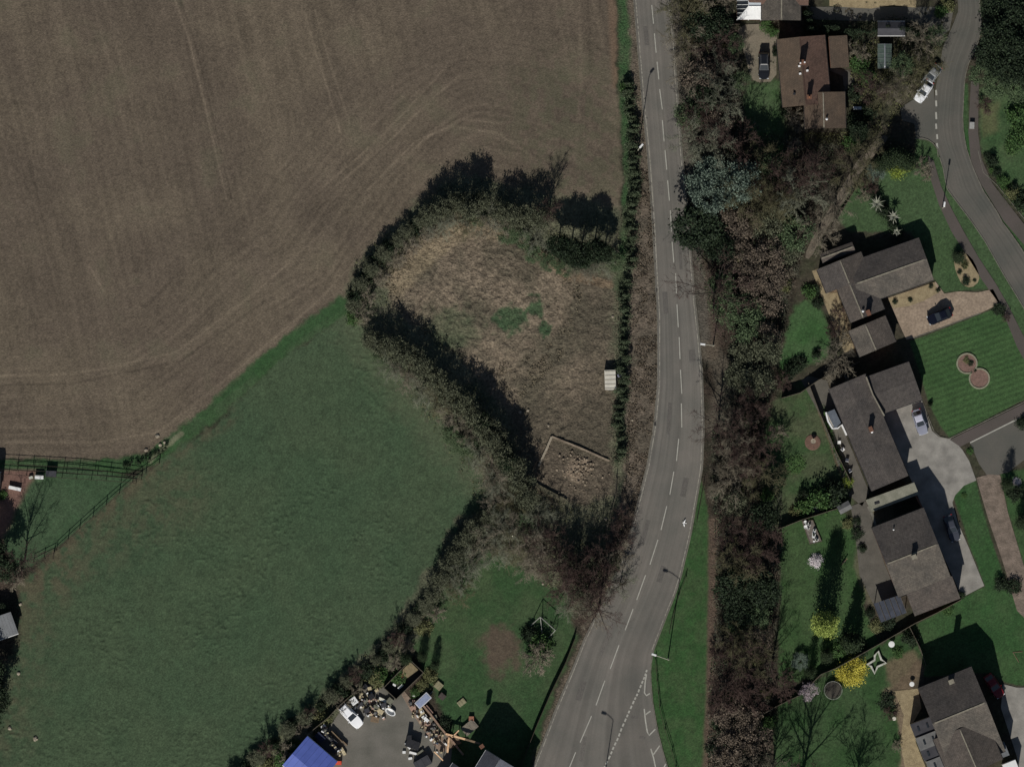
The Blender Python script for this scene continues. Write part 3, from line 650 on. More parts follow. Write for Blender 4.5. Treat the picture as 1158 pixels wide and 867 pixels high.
rC, V = gable(h, (966, 321.6), (1047, 293), 25.6, 25, 2.35, 3.4, dark_tile, brickm, roofm2=pale_tile)  # north slope takes the darker tile, south slope the paler, imitating sun and shade
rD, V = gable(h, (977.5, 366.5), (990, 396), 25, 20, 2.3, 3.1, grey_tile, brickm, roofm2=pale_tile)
chimney(h, rB, 981, 354, 2.6, 4.3, .8, .55, pix_rot((960,321),(975,359)))
aerial_flue(h, 975, 352, 3.1, .5, .12, whitepaint)
o = root_world('outbuilding', P(946, 286)); tag(o, 'small narrow tiled outbuilding behind the bungalow with the tan drive', 'outbuilding')
gable(o, (928, 292.5), (965, 279), 5.5, 5.5, 2.1, 2.4, grey_tile, brickm)

# Long bungalow by the concrete drive
h = root_world('bungalow', P(985, 490)); tag(h, 'long dark-roofed bungalow between the grey patio and the pale concrete drive', 'bungalow')
rE, V = gable(h, (957.5, 431), (1006, 546), 22, 23, 3.5, 3.9, dark_tile, brickm, ridge=None)
rF, V = gable(h, (984, 448), (1034.5, 430), 22.5, 23, 3.3, 3.6, dark_tile, brickm, ridge=None)
m = strip([(978.5, 426), (986, 446), (999, 470)], .2, 3.5, 4.02).build('valley_flashing', lichen, h)
chimney(h, rE, 983.5, 485, 3.3, 5.2, .75, .5, pix_rot((957,431),(1006,546)))
aerial_flue(h, 985, 488, 3.7, .4, .12, whitepaint)
o = root_world('lean_to', P(942, 475)); tag(o, 'small blue-grey roofed lean-to with white edging on the grey patio', 'lean-to')
mb = MB(); mb.prism([tuple(P(x, y).to_2d()) for x, y in ((935,467),(942,463),(950,478),(944,484),(938,480))], -.1, 2.3); mb.build('wall', render_, o)
mb = MB(); mb.slab([P(934.5,466,2.35), P(943,462.5,2.6), P(950.5,478,2.6), P(943.5,485,2.35)], .1); mb.build('roof', mat('blue_grey_panel', c(92,98,106), c(78,84,92), scale=1), o)
strip([(933.5,466),(936,476),(941,484.5),(947,484),(951.5,480),(957,492)], .22, .05, 2.42).build('parapet', whitepaint, o)

# Two storey house with the pale gravel side drive
h = root_world('house', P(1035, 640)); tag(h, 'two-storey house, one slope coloured shaded, one sunlit, beside the car parked in shade', 'house')
rG, V = gable(h, (1000, 637), (1059, 614), 44, 40, 5.0, 6.6, dark_tile, brickm, roofm2=pale_tile, zer=5.15)  # one roof in two tones: shade coloured in north, sunlight coloured in south
gable(h, (1023.5, 670.5), (1075, 650.5), .1, 27, 4.2, 5.1, grey_tile, brickm, ridge=None, gutters=False, win=False)
chimney(h, rG, 1031.5, 628.5, 5.6, 7.6, .7, .55, pix_rot((1000,637),(1059,614)), m=mat('pale_chimney_render', c(140,136,120), c(120,112,98)))
aerial_flue(h, 1009, 598, 5.2, .5, .08, whitepaint)
g = root_world('garage', P(1008, 562)); tag(g, 'garage with a pale corrugated flat roof between the long bungalow and the two-storey house', 'garage')
pts = [tuple(P(x, y).to_2d()) for x, y in ((979,566.5),(1032.5,547),(1037,557.5),(985.5,577))]
mb = MB(); mb.prism(pts, -.1, 2.6); mb.build('wall', brickm, g)
mb = MB(); mb.slab([P(978,565,2.85), P(1033,545,2.85), P(1038.5,558.5,2.7), P(985,578.5,2.7)], .12); rr = mb.build('roof', mat('corrugated_cement', c(134,132,118), c(108,108,94), scale=.8, fine=.2), g)
rooflight(g, 991, 568, 2.75, .8, .4, .3)
strip([(981,572),(986,582),(990,596)], .4, 2.0, 2.5).build('side_wall', kerbm, g)
strip([(1034,558),(1042,573)], .25, 0, 2.0).build('yard_wall', brickm, g)
o = root_world('pergola', P(1006, 690)); tag(o, 'dark blue-grey pergola roof beside the two-storey house and its paved side', 'pergola')
mb = MB(); mb.slab([P(987,682,2.35), P(1017,672,2.35), P(1025,692,2.25), P(996,703,2.25)], .06); mb.build('roof', mat('dark_blue_sheet', c(66,70,80), c(54,58,66), scale=1), o)
for x, y in ((989,683),(1016,674),(1023,691),(997,701)):
    mb = MB(); mb.box(P(x,y).x, P(x,y).y, -.1, .12, .12, 2.35); mb.build('post', dwood, o)
mb = MB()
for k in range(6): mb.tube(P(987+k*6, 682-k*2, 2.42), P(995+k*6, 703-k*2.1, 2.32), .04, n=5)
mb.build('rafter', woodg, o)

# House at the bottom right
h = root_world('house', P(1095, 815)); tag(h, 'tall crossed-gable house with grey flat-roofed annexes, red car beside it', 'house')
rH, V = gable(h, (1052.5, 816.5), (1113, 792), 43, 60, 5.2, 7.2, dark_tile, brickm, roofm2=pale_tile, zel=5.2, zer=4.6)  # darker copy north and paler copy south stand in for shade and sunlight
rI, V = gable(h, (1083, 822), (1103, 869), 32, 32, 5.3, 6.75, grey_tile, brickm, roofm2=grey_tile)
chimney(h, rH, 1073.5, 769, 5.6, 7.6, .75, .6, pix_rot((1052,816),(1113,792)), m=mat('pale_chimney_render', c(140,136,120)))
ro = pix_rot((1052,816),(1113,792))
for i, (x, y, m, zz, w1, l1) in enumerate([(1042.5,821,felt_dark,3.4,3.3,2.1),(1049,836,felt,3.7,3.5,2.1),(1053.5,849,felt_dark,3.5,3.3,1.9),(1061,862,felt,3.7,3.6,2.0)]):
    p = P(x, y); k = MB(); k.box(p.x, p.y, -.1, w1, l1, zz, ro); e = k.build('rear_extension', render_, h)
    k = MB(); k.box(p.x, p.y, zz-.1, w1+.15, l1+.05, .14, ro); k.build('flat_roof', m, e)
    for q in (-.7, .8):
        k = MB(); k.box(p.x+q*math.cos(ro), p.y+q*math.sin(ro), zz+.04, .28, .8, .1, ro); k.build('rooflight', glass, e)
p = P(1132, 847); k = MB(); k.box(p.x, p.y, -.1, 1.6, 2.2, 4.2, ro); k.build('porch', lead, h)
p = P(1142, 866); k = MB(); k.box(p.x, p.y, -.1, 2.2, 1.6, 2.9, ro); k.build('bay', whitep, h)

# Blue roofed workshop and the cottage at the bottom, yard buildings, far left sheds
h = root_world('workshop', P(345, 870)); tag(h, 'workshop with a bright blue metal sheet roof in the yard corner', 'workshop')
bluem = mat('blue_metal_sheet', c(88,104,176), c(80,96,164), scale=.8, rough=.5, brick=(1.0,50,.03), fine=.06)
gable(h, (365, 880), (331, 851), 17, 26, 2.6, 3.2, bluem, render_, ridge=None)
hb = h
h = root_world('cottage', P(545, 880)); tag(h, 'dark slate roofed cottage between the yard and the main road, cut by the bottom edge', 'cottage')
slate = mat('dark_slate', c(70,72,80), c(60,62,68), scale=.6, brick=(.3,.25,.02))
slatep = mat('pale_slate', c(104,106,116), c(92,94,102), scale=.6, brick=(.3,.25,.02))
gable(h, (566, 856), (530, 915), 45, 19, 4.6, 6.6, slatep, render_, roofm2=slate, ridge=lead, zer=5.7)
chimney(h, None, 545, 842, 5.0, 6.4, .6, .5, .6)
gable(h, (524, 869), (500, 905), 14, 14, 3.0, 3.9, slate, render_)
h = root_world('shed', P(4, 702)); tag(h, 'pale grey roofed shed at the left edge beside the dark trees', 'shed')
gable(h, (-30, 706), (13, 691), 1, 26, 2.3, 2.9, mat('grey_metal_sheet', c(112,114,116), c(98,100,100), scale=.5, brick=(.5,50,.02)), dwood, ridge=None)
h = root_world('stable', P(-22, 552)); tag(h, 'low building at the left edge on the pink gravel', 'building')
gable(h, (-60, 548), (1, 552), 18, 18, 3.0, 4.2, dark_tile, render_)
h = root_world('shed', P(1007, 32)); tag(h, 'dark felt roofed shed in shade beside the hedge of the shaded drive', 'shed')
gable(h, (992, 33), (1023, 33), 8, 8, 2.0, 2.5, felt_dark, woodg, ridge=None, win=False)
h = root_world('greenhouse', P(1000, 64)); tag(h, 'blue-green tinted greenhouse in the overgrown garden below the dark shed', 'greenhouse')
gh = mat('greenish_glass', c(84,96,88), c(64,76,70), scale=1.4, rough=.5, fine=.15)
gable(h, (1000, 50), (1000, 78), 8, 8, 1.8, 2.4, gh, gh, ridge=steel, win=False, gutters=False)
mb = MB()
for k in range(6):
    for s in (-1, 1): mb.tube(P(1000, 50.5+k*5.4, 2.44), P(1000+s*8, 50.5+k*5.4, 1.84), .02, n=5)
mb.build('glazing_bar', steel, h)

# white container by the meadow hedge
h = root_world('container', P(690, 429.5)); tag(h, 'cream white box container at the meadow edge beside the roadside hedge', 'container')
cream = mat('cream_panel', (.60,.57,.48), (.5,.47,.4), scale=1.2, fine=.08)
mb = MB(); p = P(690, 429.5); mb.box(p.x, p.y, .12, 1.75, 3.1, 1.15, R(2)); mb.build('body', cream, h)
mb = MB()
for k in range(5): mb.box(p.x, p.y-1.35+k*.68, 1.27, 1.7, .08, .05, R(2))
mb.build('roof_rib', mat('cream_panel_edge', (.42,.38,.3)), h)
mb = MB(); mb.box(p.x, p.y-1.58, .2, .8, .05, .95, R(2)); mb.build('door', steel, h)
for s in (-1, 1):
    for t in (-1, 1):
        mb = MB(); mb.box(p.x+s*.7, p.y+t*1.2, -.1, .2, .3, .24); mb.build('skid', wood, h)
h = root_world('block', P(700.5, 424)); 
mb = MB(); p = P(701, 424.5); mb.box(p.x, p.y, -.05, .8, .45, .5, .2, .9); mb.build('tank_body', mat('pale_blue_plastic', (.3,.3,.42)), h); mb = MB(); mb.disc_stack(p.x, p.y, [(.1,.45),(.1,.52)], 10); mb.build('cap', black, h)
tag(h, 'pale lilac water tank under the roadside hedge next to the white container', 'water tank'); h.name = 'water_tank'

# ---------------------------------------------------------------- vehicles
def vehicle(name, label, x, y, rot, paint, L=4.3, W=1.76, H=1.45, kind='car', z=.055, cat='car', roofm=None):
    r = empty(name, P(x, y, z), rot); tag(r, label, cat)
    bm = MB(); n = 28; hl = L/2; hw = W/2
    def ring(sx, sy, zf, off=0):
        o = []
        for i in range(n):
            t = 2*math.pi*i/n; cx, sy_ = math.cos(t), math.sin(t)
            px = hl*sx*math.copysign(abs(cx)**.38, cx); py = hw*sy*math.copysign(abs(sy_)**.33, sy_)
            py *= 1-.10*max(0, abs(px)/hl-.55)/.45
            o.append((px, py, zf(px)))
        return o
    est = kind in ('estate', 'van')
    belt = .92 if kind != 'van' else 1.0
    def top(px):   # bonnet dips forward, boot deck rearwards
        if px > .12*L: return belt-.17*((px-.12*L)/(.38*L))**1.3
        if not est and px < -.33*L: return belt-.02
        return belt
    rings = [ring(.96,.93,lambda q:.22), ring(1.0,.99,lambda q:.42), ring(1.0,1.0,lambda q:.62), ring(.985,.97,lambda q:top(q)-.08), ring(.95,.90,lambda q:top(q))]
    vv = [p for q in rings for p in q]; ff = []
    for k in range(len(rings)-1): ff += [(k*n+i, k*n+(i+1) % n, (k+1)*n+(i+1) % n, (k+1)*n+i) for i in range(n)]
    # bonnet/deck surface as strips between matching points
    base = (len(rings)-1)*n; top_idx = [base+i for i in range(n)]
    for i in range(n//2-1):
        a, b2 = i, i+1; c2, d2 = n-i-1 if i else 0, (n-i)%n
        ff.append(tuple(dict.fromkeys([base+i, base+i+1, base+(n-i-1), base+(n-i)%n])))
    ff.append(tuple([base+n//2-1, base+n//2, base+n//2+1])); ff.append(tuple(range(n-1, -1, -1)))
    bm.add(vv, ff); bm.build('body', paint, r, smooth=False)
    # cabin: A-pillar base, roof front, roof rear, rear base
    xa, xb, xc, xd = .17*L, -.02*L, (-.40*L if est else -.27*L), (-.47*L if est else -.43*L)
    if kind == 'van': xa, xb = .25*L, .12*L
    w0, w1 = hw*.88, hw*.72; zb, zt = belt-.02, H
    A = [(xa,-w0*.93,zb),(xa,w0*.93,zb)]; B = [(xb,-w1,zt-.02),(xb,w1,zt-.02)]; Cc = [(xc,-w1,zt-.03),(xc,w1,zt-.03)]; D = [(xd,-w0*.95,zb),(xd,w0*.95,zb)]
    cab = MB(); cab.add([A[0],A[1],B[0],B[1],Cc[0],Cc[1],D[0],D[1]], [(0,1,3,2),(2,3,5,4),(4,5,7,6),(0,2,4,6),(1,7,5,3)])
    cab.build('cabin_frame', paint, r)
    def inset(q, nm, k=.86, off=.012):
        q = [Vector(v) for v in q]; ce = sum(q, Vector())/len(q); nn = (q[1]-q[0]).cross(q[2]-q[1]).normalized()
        if nn.dot(ce-Vector((ce.x*.3, 0, .5))) < 0: nn = -nn
        g = MB(); v2 = [ce+(v-ce)*k+nn*off for v in q]; v3 = [v-nn*.01 for v in v2]; m_ = len(q)
        g.add(v2+v3, [tuple(range(m_)), tuple(range(2*m_-1, m_-1, -1))]+[(i, m_+i, m_+(i+1) % m_, (i+1) % m_) for i in range(m_)]); return g.build(nm, glass, r)
    inset([A[0],A[1],B[1],B[0]], 'windscreen', .9); inset([Cc[0],Cc[1],D[1],D[0]], 'rear_window', .84)
    if kind != 'van':
        inset([A[0],B[0],Cc[0],D[0]], 'side_window', .86); inset([A[1],B[1],Cc[1],D[1]], 'side_window', .86)
    rp = MB(); zt2 = zt; rp.add([(xb-.02,-w1*.97,zt-.02),(xb-.02,w1*.97,zt-.02),(xc+.03,w1*.97,zt-.03),(xc+.03,-w1*.97,zt-.03),(xb-.12,-w1*.8,zt+.03),(xb-.12,w1*.8,zt+.03),(xc+.12,w1*.8,zt+.02),(xc+.12,-w1*.8,zt+.02)],
        [(4,5,6,7),(0,1,5,4),(1,2,6,5),(2,3,7,6),(3,0,4,7)]); rp.build('roof', roofm or paint, r)
    for sx in (.31, -.30):
        for s in (-1, 1):
            t = MB(); t.tube((sx*L, s*(hw-.2), .31), (sx*L, s*(hw+.01), .31), .31, n=16); tt = t.build('wheel', rubber, r)
            t = MB(); t.tube((sx*L, s*(hw-.05), .31), (sx*L, s*(hw+.025), .31), .19, n=12); t.build('rim', steel, tt)
    for s in (-1, 1):
        t = MB(); t.box(hl*.93, s*hw*.66, .6, .14, .34, .15); t.build('headlight', mat('headlamp_glass', (.6,.62,.62), rough=.2, fine=0), r)
        t = MB(); t.box(-hl*.95, s*hw*.7, .68, .1, .26, .2); t.build('tail_light', mat('red_lens', (.35,.02,.02), rough=.3, fine=0), r)
        t = MB(); t.box(xa-.18, s*(hw+.07), belt-.02, .1, .18, .13); t.build('wing_mirror', paint, r)
    t = MB(); t.box(hl*.975, 0, .38, .05, .5, .11); t.build('number_plate', whitep, r)
    if kind == 'estate':
        for s in (-1, 1):
            t = MB(); t.tube((xb-.1, s*w1*.8, zt+.06), (xc+.1, s*w1*.8, zt+.05), .02, n=6); t.build('roof_rail', steel, r)
    return r
pk = lambda n, col, ro=.22, metal=.0: mat(n, col, tuple(v*.92 for v in col), scale=1, rough=ro, fine=0, spec=.5, metal=metal)
vehicle('parked_car', 'black estate car parked on the gravel drive beside the long brown roofed house', 863.8, 74.5, R(-90), pk('black_paint', (.012,.013,.016)), 4.4, 1.75, 1.45, 'estate')
vehicle('parked_car', 'white car at the street junction, half under a tree, nearest the dashed line', 1044.5, 103.5, pix_rot((1051,93),(1039,111)), pk('white_car_paint', (.78,.79,.8)), 3.9, 1.7, 1.45)
vehicle('parked_car', 'silver car under branches just above the white car at the street junction', 1053.5, 85.5, pix_rot((1060,77),(1049,91)), pk('silver_paint', (.30,.31,.31), .3, .3), 3.9, 1.7, 1.45)
vehicle('parked_car', 'dark navy car parked on the tan block-paved drive', 1062.5, 357.5, pix_rot((1076,352),(1049,363)), pk('navy_paint', (.006,.007,.014)), 4.1, 1.78, 1.5)
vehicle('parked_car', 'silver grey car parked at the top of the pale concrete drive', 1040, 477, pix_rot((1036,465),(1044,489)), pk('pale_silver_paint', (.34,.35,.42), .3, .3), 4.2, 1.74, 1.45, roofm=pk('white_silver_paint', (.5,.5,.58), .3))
vehicle('parked_car', 'dark car parked in the shadow of the two-storey house', 1076, 597, pix_rot((1071,583),(1081,612)), pk('dark_grey_paint', (.05,.055,.07)), 4.4, 1.76, 1.45)
vehicle('parked_car', 'dark red car in the shade beside the tall crossed-gable house', 1124, 775, pix_rot((1115,760),(1133,787)), pk('red_paint', (.16,.008,.012)), 4.2, 1.74, 1.45)
vehicle('parked_car', 'bright white car parked among the junk in the yard', 396.5, 808.5, pix_rot((384,795),(411,824)), pk('bright_white_paint', (.92,.92,.92)), 4.7, 1.8, 1.5, 'estate', roofm=pk('bright_white_paint', (.92,.92,.92)))

# ---------------------------------------------------------------- street lamps, bins, covers
def lamp(label, bx, by, hx, hy, H, arm=True, name='street_lamp'):
    r = root_world(name, P(bx, by)); tag(r, label, 'street lamp', 'street lamps')
    b = P(bx, by); h_ = P(hx, hy); pm = mat('lamp_post_steel', (.36,.34,.26), (.28,.27,.22), scale=2, rough=.6)
    m = MB(); m.tube((b.x, b.y, -.1), (b.x, b.y, 1.3), .12, .10, 10); m.build('base', pm, r)
    m = MB(); m.tube((b.x, b.y, 1.3), (b.x, b.y, H-.3), .09, .06, 10)
    m.build('post', pm, r)
    m = MB(); d = Vector((h_.x-b.x, h_.y-b.y, 0)); prev = Vector((b.x, b.y, H-.32))
    for k in range(1, 7):
        t = k/6; q = Vector((b.x, b.y, H-.32))+d*t*.85+Vector((0, 0, .45*math.sin(t*math.pi/2))); m.tube(prev, q, .055, .05, 8); prev = q
    m.build('arm', pm, r)
    m = MB(); an = math.atan2(d.y, d.x); e = Vector((h_.x, h_.y, 0)); m.box(e.x, e.y, H+.06, .85, .32, .16, an, .8); la = m.build('lamp_head', whitep, r)
    m = MB(); m.box(e.x, e.y, H, .6, .24, .06, an); m.build('lens', roofglass, la)
lamp('tall street lamp over the left side of the main road beside the upper hedge', 721.5, 170, 724.5, 166.5, 9.2)
lamp('tall street lamp right of the main road whose arm reaches out of the wood', 806.5, 391, 793.5, 389.5, 9.8)
lamp('tall street lamp on the grass verge where the junction lane splits off', 755.5, 744, 738.5, 738, 9.9)
lamp('tall street lamp by the lane at the bottom edge, only its shadow clearly seen', 680, 903, 669, 899, 9.9)
lamp('short street lamp on the footway of the residential street', 1066, 235, 1066.5, 231.5, 5.1)
r = root_world('utility_cabinet', P(1099, 142)); tag(r, 'pale grey utility cabinet standing on the footway of the residential street', 'cabinet')
m = MB(); p = P(1099, 142); m.box(p.x, p.y, .05, .7, 1.0, .5, R(-3)); m.build('body', mat('pale_grey_steel', (.3,.3,.29)), r)
m = MB(); m.box(p.x, p.y, .55, .78, 1.08, .06, R(-3), .95); m.build('lid', mat('pale_grey_lid', (.34,.34,.32)), r)

# gull on the road
r = empty('gull', P(773.3, 591, .055), R(170)); tag(r, 'white gull with spread wings on the right lane of the main road', 'gull')
m = MB(); rings = []
prof = [(-.30,.015,.16),(-.2,.05,.17),(-.05,.085,.18),(.08,.08,.2),(.16,.05,.23),(.21,.045,.27),(.26,.035,.28),(.30,.012,.27)]
vv = []; nn = 10
for x, rr_, zc in prof:
    for i in range(nn): t = 2*math.pi*i/nn; vv.append((x, rr_*math.cos(t), zc+rr_*math.sin(t)))
ff = [(k*nn+i, k*nn+(i+1) % nn, (k+1)*nn+(i+1) % nn, (k+1)*nn+i) for k in range(len(prof)-1) for i in range(nn)]+[tuple(range(nn-1,-1,-1)), tuple(range((len(prof)-1)*nn, len(prof)*nn))]
m.add(vv, ff); gw = mat('white_feathers', (.85,.85,.83), fine=.03)
for s in (-1, 1):
    xs_ = [(-.02,.06,.24,.20),(-.05,.22,.32,.2),(-.12,.42,.30,.16),(-.2,.58,.26,.06)]
    vv = []
    for x, y, z, cd_ in xs_: vv += [(x+cd_/2, s*y, z), (x-cd_/2, s*y, z), (x-cd_/2, s*y, z-.02), (x+cd_/2, s*y, z-.02)]
    ff = [(4*k+a, 4*k+b2, 4*(k+1)+b2, 4*(k+1)+a) for k in range(3) for a, b2 in ((0,1),(1,2),(2,3),(3,0))]+[(0,3,2,1),(12,13,14,15)]
    m.add(vv, ff)
    m.tube((.02, s*.03, .12), (.0, s*.03, 0), .008, n=5)
m.add([(-.28,-.04,.165),(-.28,.04,.165),(-.42,.08,.16),(-.42,-.08,.16),(-.28,-.04,.15),(-.28,.04,.15),(-.42,.08,.15),(-.42,-.08,.15)], [(0,1,2,3),(7,6,5,4),(0,3,7,4),(1,5,6,2),(2,6,7,3),(0,4,5,1)])
m.build('body', gw, r)
m = MB(); m.tube((.29,0,.27), (.36,0,.255), .014, .004, 6); m.build('beak', mat('yellow_beak', (.6,.35,.03)), r)

# ---------------------------------------------------------------- fences and walls
def fence(name, label, pts, H=1.2, style='rail', m=None, cat='fence', sp=2.6, group=None):
    m = m or woodg; r = root_world(name, P(*pts[0])); tag(r, label, cat, group)
    q = line_pts(pts)
    if style == 'rail':
        rb = MB()
        for i in range(len(q)-1):
            for z in (H*.5, H-.08): rb.tube((*q[i], z), (*q[i+1], z), .04, n=4)
        rb.build('rail', m, r)
    elif style == 'panel':
        for i in range(len(q)-1):
            d = q[i+1]-q[i]; k = max(1, round(d.length/sp)); an = math.atan2(d.y, d.x)
            for j in range(k):
                cpt = q[i]+d*((j+.5)/k); pb = MB(); pb.box(cpt.x, cpt.y, .02, d.length/k-.1, .05, H-.04, an); pb.box(cpt.x, cpt.y, H-.02, d.length/k-.1, .09, .03, an); pb.build('panel', m, r)
    elif style == 'guard':
        rb = MB()
        for i in range(len(q)-1):
            for z in (.15, H): rb.tube((*q[i], z), (*q[i+1], z), .03, n=6)
            d = q[i+1]-q[i]; k = max(1, int(d.length/.14))
            for j in range(k): c_ = q[i]+d*(j/k); rb.tube((*c_, .15), (*c_, H), .014, n=4)
        rb.build('railing', m, r)
    t = 0; first = None
    for i in range(len(q)-1):
        d = q[i+1]-q[i]; k = max(1, round(d.length/sp)); an = math.atan2(d.y, d.x)
        for j in range(k+(1 if i == len(q)-2 else 0)):
            c_ = q[i]+d*(j/k); pb = MB(); pb.box(c_.x, c_.y, -.1, .09, .09, H+.12, an); pb.build('post', m, r)
    return r
fence('guard_rail', 'dark pedestrian guard rail at the right kerb beside the grass and the wood', [(796,546),(793.5,560),(791,574),(788,590)], 1.1, 'guard', dwood, 'guard rail', 2.0)
fence('rail_fence', 'topmost of the long post-and-rail fences under the ploughed field', [(-40,522),(20,525),(90,529),(160,538)], 1.25, 'rail', dwood)
fence('rail_fence', 'middle of the long post-and-rail fences under the ploughed field', [(20,531),(75,534),(110,537),(160,542)], 1.15, 'rail', dwood)
fence('rail_fence', 'lowest of the long post-and-rail fences, along the paddock top', [(-40,533),(10,536),(70,540),(120,543),(154,546)], 1.15, 'rail', dwood)
fence('rail_fence', 'diagonal post-and-rail fence between the paddock and the green pasture', [(64,622),(90,598),(120,571),(150,545),(180,524)], 1.3, 'rail', dwood)
fence('rail_fence', 'short fence at the paddock corner below the bare tree', [(38,636),(50,630),(62,624),(60,631)], 1.2, 'rail', dwood)
fence('panel_fence', 'wooden panel fence between the garden lawns left of the two bungalows', [(884,450),(905,444),(925,430),(952,418),(972,409)], 1.6, 'panel', woodg)
fence('panel_fence', 'wooden panel fence between the back lawn and the lawn with the rock bed', [(880,598),(905,588),(930,580),(958,571)], 1.6, 'panel', woodg)
fence('panel_fence', 'long wooden fence running diagonally past the yellow shrub', [(853,812),(880,797),(905,785),(928,762),(945,755),(990,730),(1035,704),(1060,692),(1086,678)], 1.5, 'panel', woodg)
fence('panel_fence', 'fence from the long diagonal fence down to the crossed-gable house', [(1028,708),(1040,732),(1047,752)], 1.4, 'panel', woodg)
fence('panel_fence', 'dark fence below the footpath through the wood', [(1008,160),(992,178),(978,196),(962,222),(944,252),(930,276)], .7, 'panel', dwood)
fence('panel_fence', 'fence edging the grey patio of the long bungalow', [(914,433),(926,465),(945,510),(962,545)], 1.3, 'panel', woodg)
fence('panel_fence', 'fence along the road side of the cottage garden', [(650,722),(640,748),(622,785),(606,822),(592,858),(580,890)], 1.4, 'panel', dwood)
fence('wire_fence', 'thin post fence edging the roadside grass right of the junction', [(741,745),(743,770),(746,800),(752,825),(760,850),(768,885)], 1.0, 'rail', dwood)
fence('wire_fence', 'post fence on the roadside grass above the junction lamp', [(776,652),(768,672),(760,700),(757,716)], 1.0, 'rail', dwood)
fence('panel_fence', 'fence at the top of the gravel drive beside the conservatory', [(798,27.5),(815,28.5),(836,28)], 1.4, 'panel', woodg)
fence('rail_fence', 'weathered boundary fence left of the main road under the thicket', [(697,540),(696,562),(688,590),(684,612)], 1.2, 'rail', woodg)
fence('yard_fence', 'fence on the upper left side of the yard above the white car', [(350,828),(372,810),(384,797),(405,779)], 1.5, 'panel', woodg)
w_ = strip([(474,792),(486,806),(498,822),(512,838),(524,853)], .3, -.1, .8); tag(w_.build('brick_wall', mat('pink_brick', c(150,126,106), c(120,98,84), scale=3)), 'low pink-brown wall along the right side of the yard', 'wall')
def ruin(label, pts, w_, h, m): tag(strip(pts, w_, -.15, h).build('ruined_wall', m), label, 'wall')
ruin('pale ruined wall, the bright one running down the left of the rubble plot', [(624,493.5),(617,510),(609,527)], .36, .32, stone)
ruin('pale ruined wall along the top of the rubble plot', [(624,493.5),(640,500),(655,506),(673,514),(689,521)], .3, .3, mat('weathered_block', c(150,136,118), c(104,92,78), scale=1.2, bump=.4))
ruin('mossy ruined wall at the bottom of the rubble plot', [(599,544),(612,552),(625,559),(640,567)], .7, .4, mat('mossy_block', c(104,98,80), c(82,80,62), scale=1.2, bump=.6))

# rubble: nobody could count it
rng = random.Random(5); mb = MB()
for k in range(260):
    a = rng.gauss(0, 1); x = 655+rng.gauss(0, 8); y = 530+rng.gauss(0, 9); s = rng.uniform(.08, .38)
    if rng.random() < .25: x = rng.uniform(608, 690); y = rng.uniform(505, 562)
    if y < 500+(x-623)*.4: continue
    p = P(x, y); mb.box(p.x, p.y, -.03, s, s*rng.uniform(.5, 1), s*rng.uniform(.4, 1), rng.uniform(0, 3), rng.uniform(.6, 1))
tag(mb.build('rubble', mat('broken_rubble', c(156,142,122), c(104,92,78), island=True)), kind='stuff')

# field stones
for i, (x, y, s, lb) in enumerate([(178,493,.7,'white stone on the ploughed field edge, topmost of the edge stones'),(181,503,.6,'white stone in the field edge just below the topmost edge stone'),(186,500,.5,'small pale stone in the field edge right of the two white ones'),(165,509,.6,'pale stone at the left end of the stony field edge'),(21,761,.6,'pale stone in the pasture beside the dark trees at the left edge'),(40,835,.8,'white stone near the bottom left corner of the pasture'),(11,823,.7,'grey stone at the left edge near the bottom left corner'),(23,683,.6,'pale stone beside the grey shed roof'),(588,466,.55,'left of two white stones in the meadow'),(597,464,.5,'right of two white stones in the meadow'),(620,481,.45,'single pale stone above the corner of the ruined wall'),(693,358,.5,'small white stone beside the roadside hedge in the meadow'),(715,475,.4,'small pale stone on the brown verge left of the main road'),(685,587,.5,'pale stone under the thicket beside the weathered fence'),(614,660,.4,'small white stone at the cottage lawn edge'),(1007,162,.3,'white stone by the dark fence of the footpath')]):
    bm = bmesh.new(); bmesh.ops.create_icosphere(bm, subdivisions=2, radius=s/2)
    rg = random.Random(i)
    for v in bm.verts: v.co *= rg.uniform(.75, 1.15); v.co.z *= .7
    me = bpy.data.meshes.new('stone'); bm.to_mesh(me); bm.free(); me.materials.append(stone)
    o = bpy.data.objects.new('stone', me); C.objects.link(o); o.location = P(x, y, .08); tag(o, lb, 'stone', 'pale stones')

# ---------------------------------------------------------------- garden things
def multi(name, label, cat, x, y, rot=0, group=None, z=.0):
    r = empty(name, P(x, y, z), rot); tag(r, label, cat, group); return r
r = multi('trampoline', 'round dark trampoline with a pale rim beside the yellow shrub', 'trampoline', 942, 780)
m = MB(); m.disc_stack(0, 0, [(1.3,.72),(1.3,.74)], 32); m.build('mat', mat('trampoline_mat', c(70,66,58), c(60,56,50), fine=.2), r)
m = MB(); n_ = 36
for i in range(n_):
    t0, t1 = 2*math.pi*i/n_, 2*math.pi*(i+1)/n_; m.tube((1.42*math.cos(t0), 1.42*math.sin(t0), .74), (1.42*math.cos(t1), 1.42*math.sin(t1), .74), .05, n=6, caps=False)
m.build('rim', mat('pale_rim', (.3,.3,.26)), r)
for i in range(6):
    t = i*math.pi/3; m = MB(); m.tube((1.4*math.cos(t), 1.4*math.sin(t), 0), (1.4*math.cos(t), 1.4*math.sin(t), .72), .03, n=6); m.build('leg', steel, r)
r = multi('sandpit', 'white framed angular planter on the lawn right of the yellow shrub', 'planter', 991, 748)
pts = [(980.5,751),(985,753),(989,761),(992,753.5),(1002,749),(996.5,745.5),(993,736),(989,741),(989,746)]
m = strip([(p[0], p[1]) for p in pts], .32, -.05, .5, closed=True); PINV[r.name] = Matrix.Translation(-P(991, 748)); m.build('frame', mat('aged_white_paint', c(196,196,184), c(140,140,128), scale=3), r); r.name = 'planter'
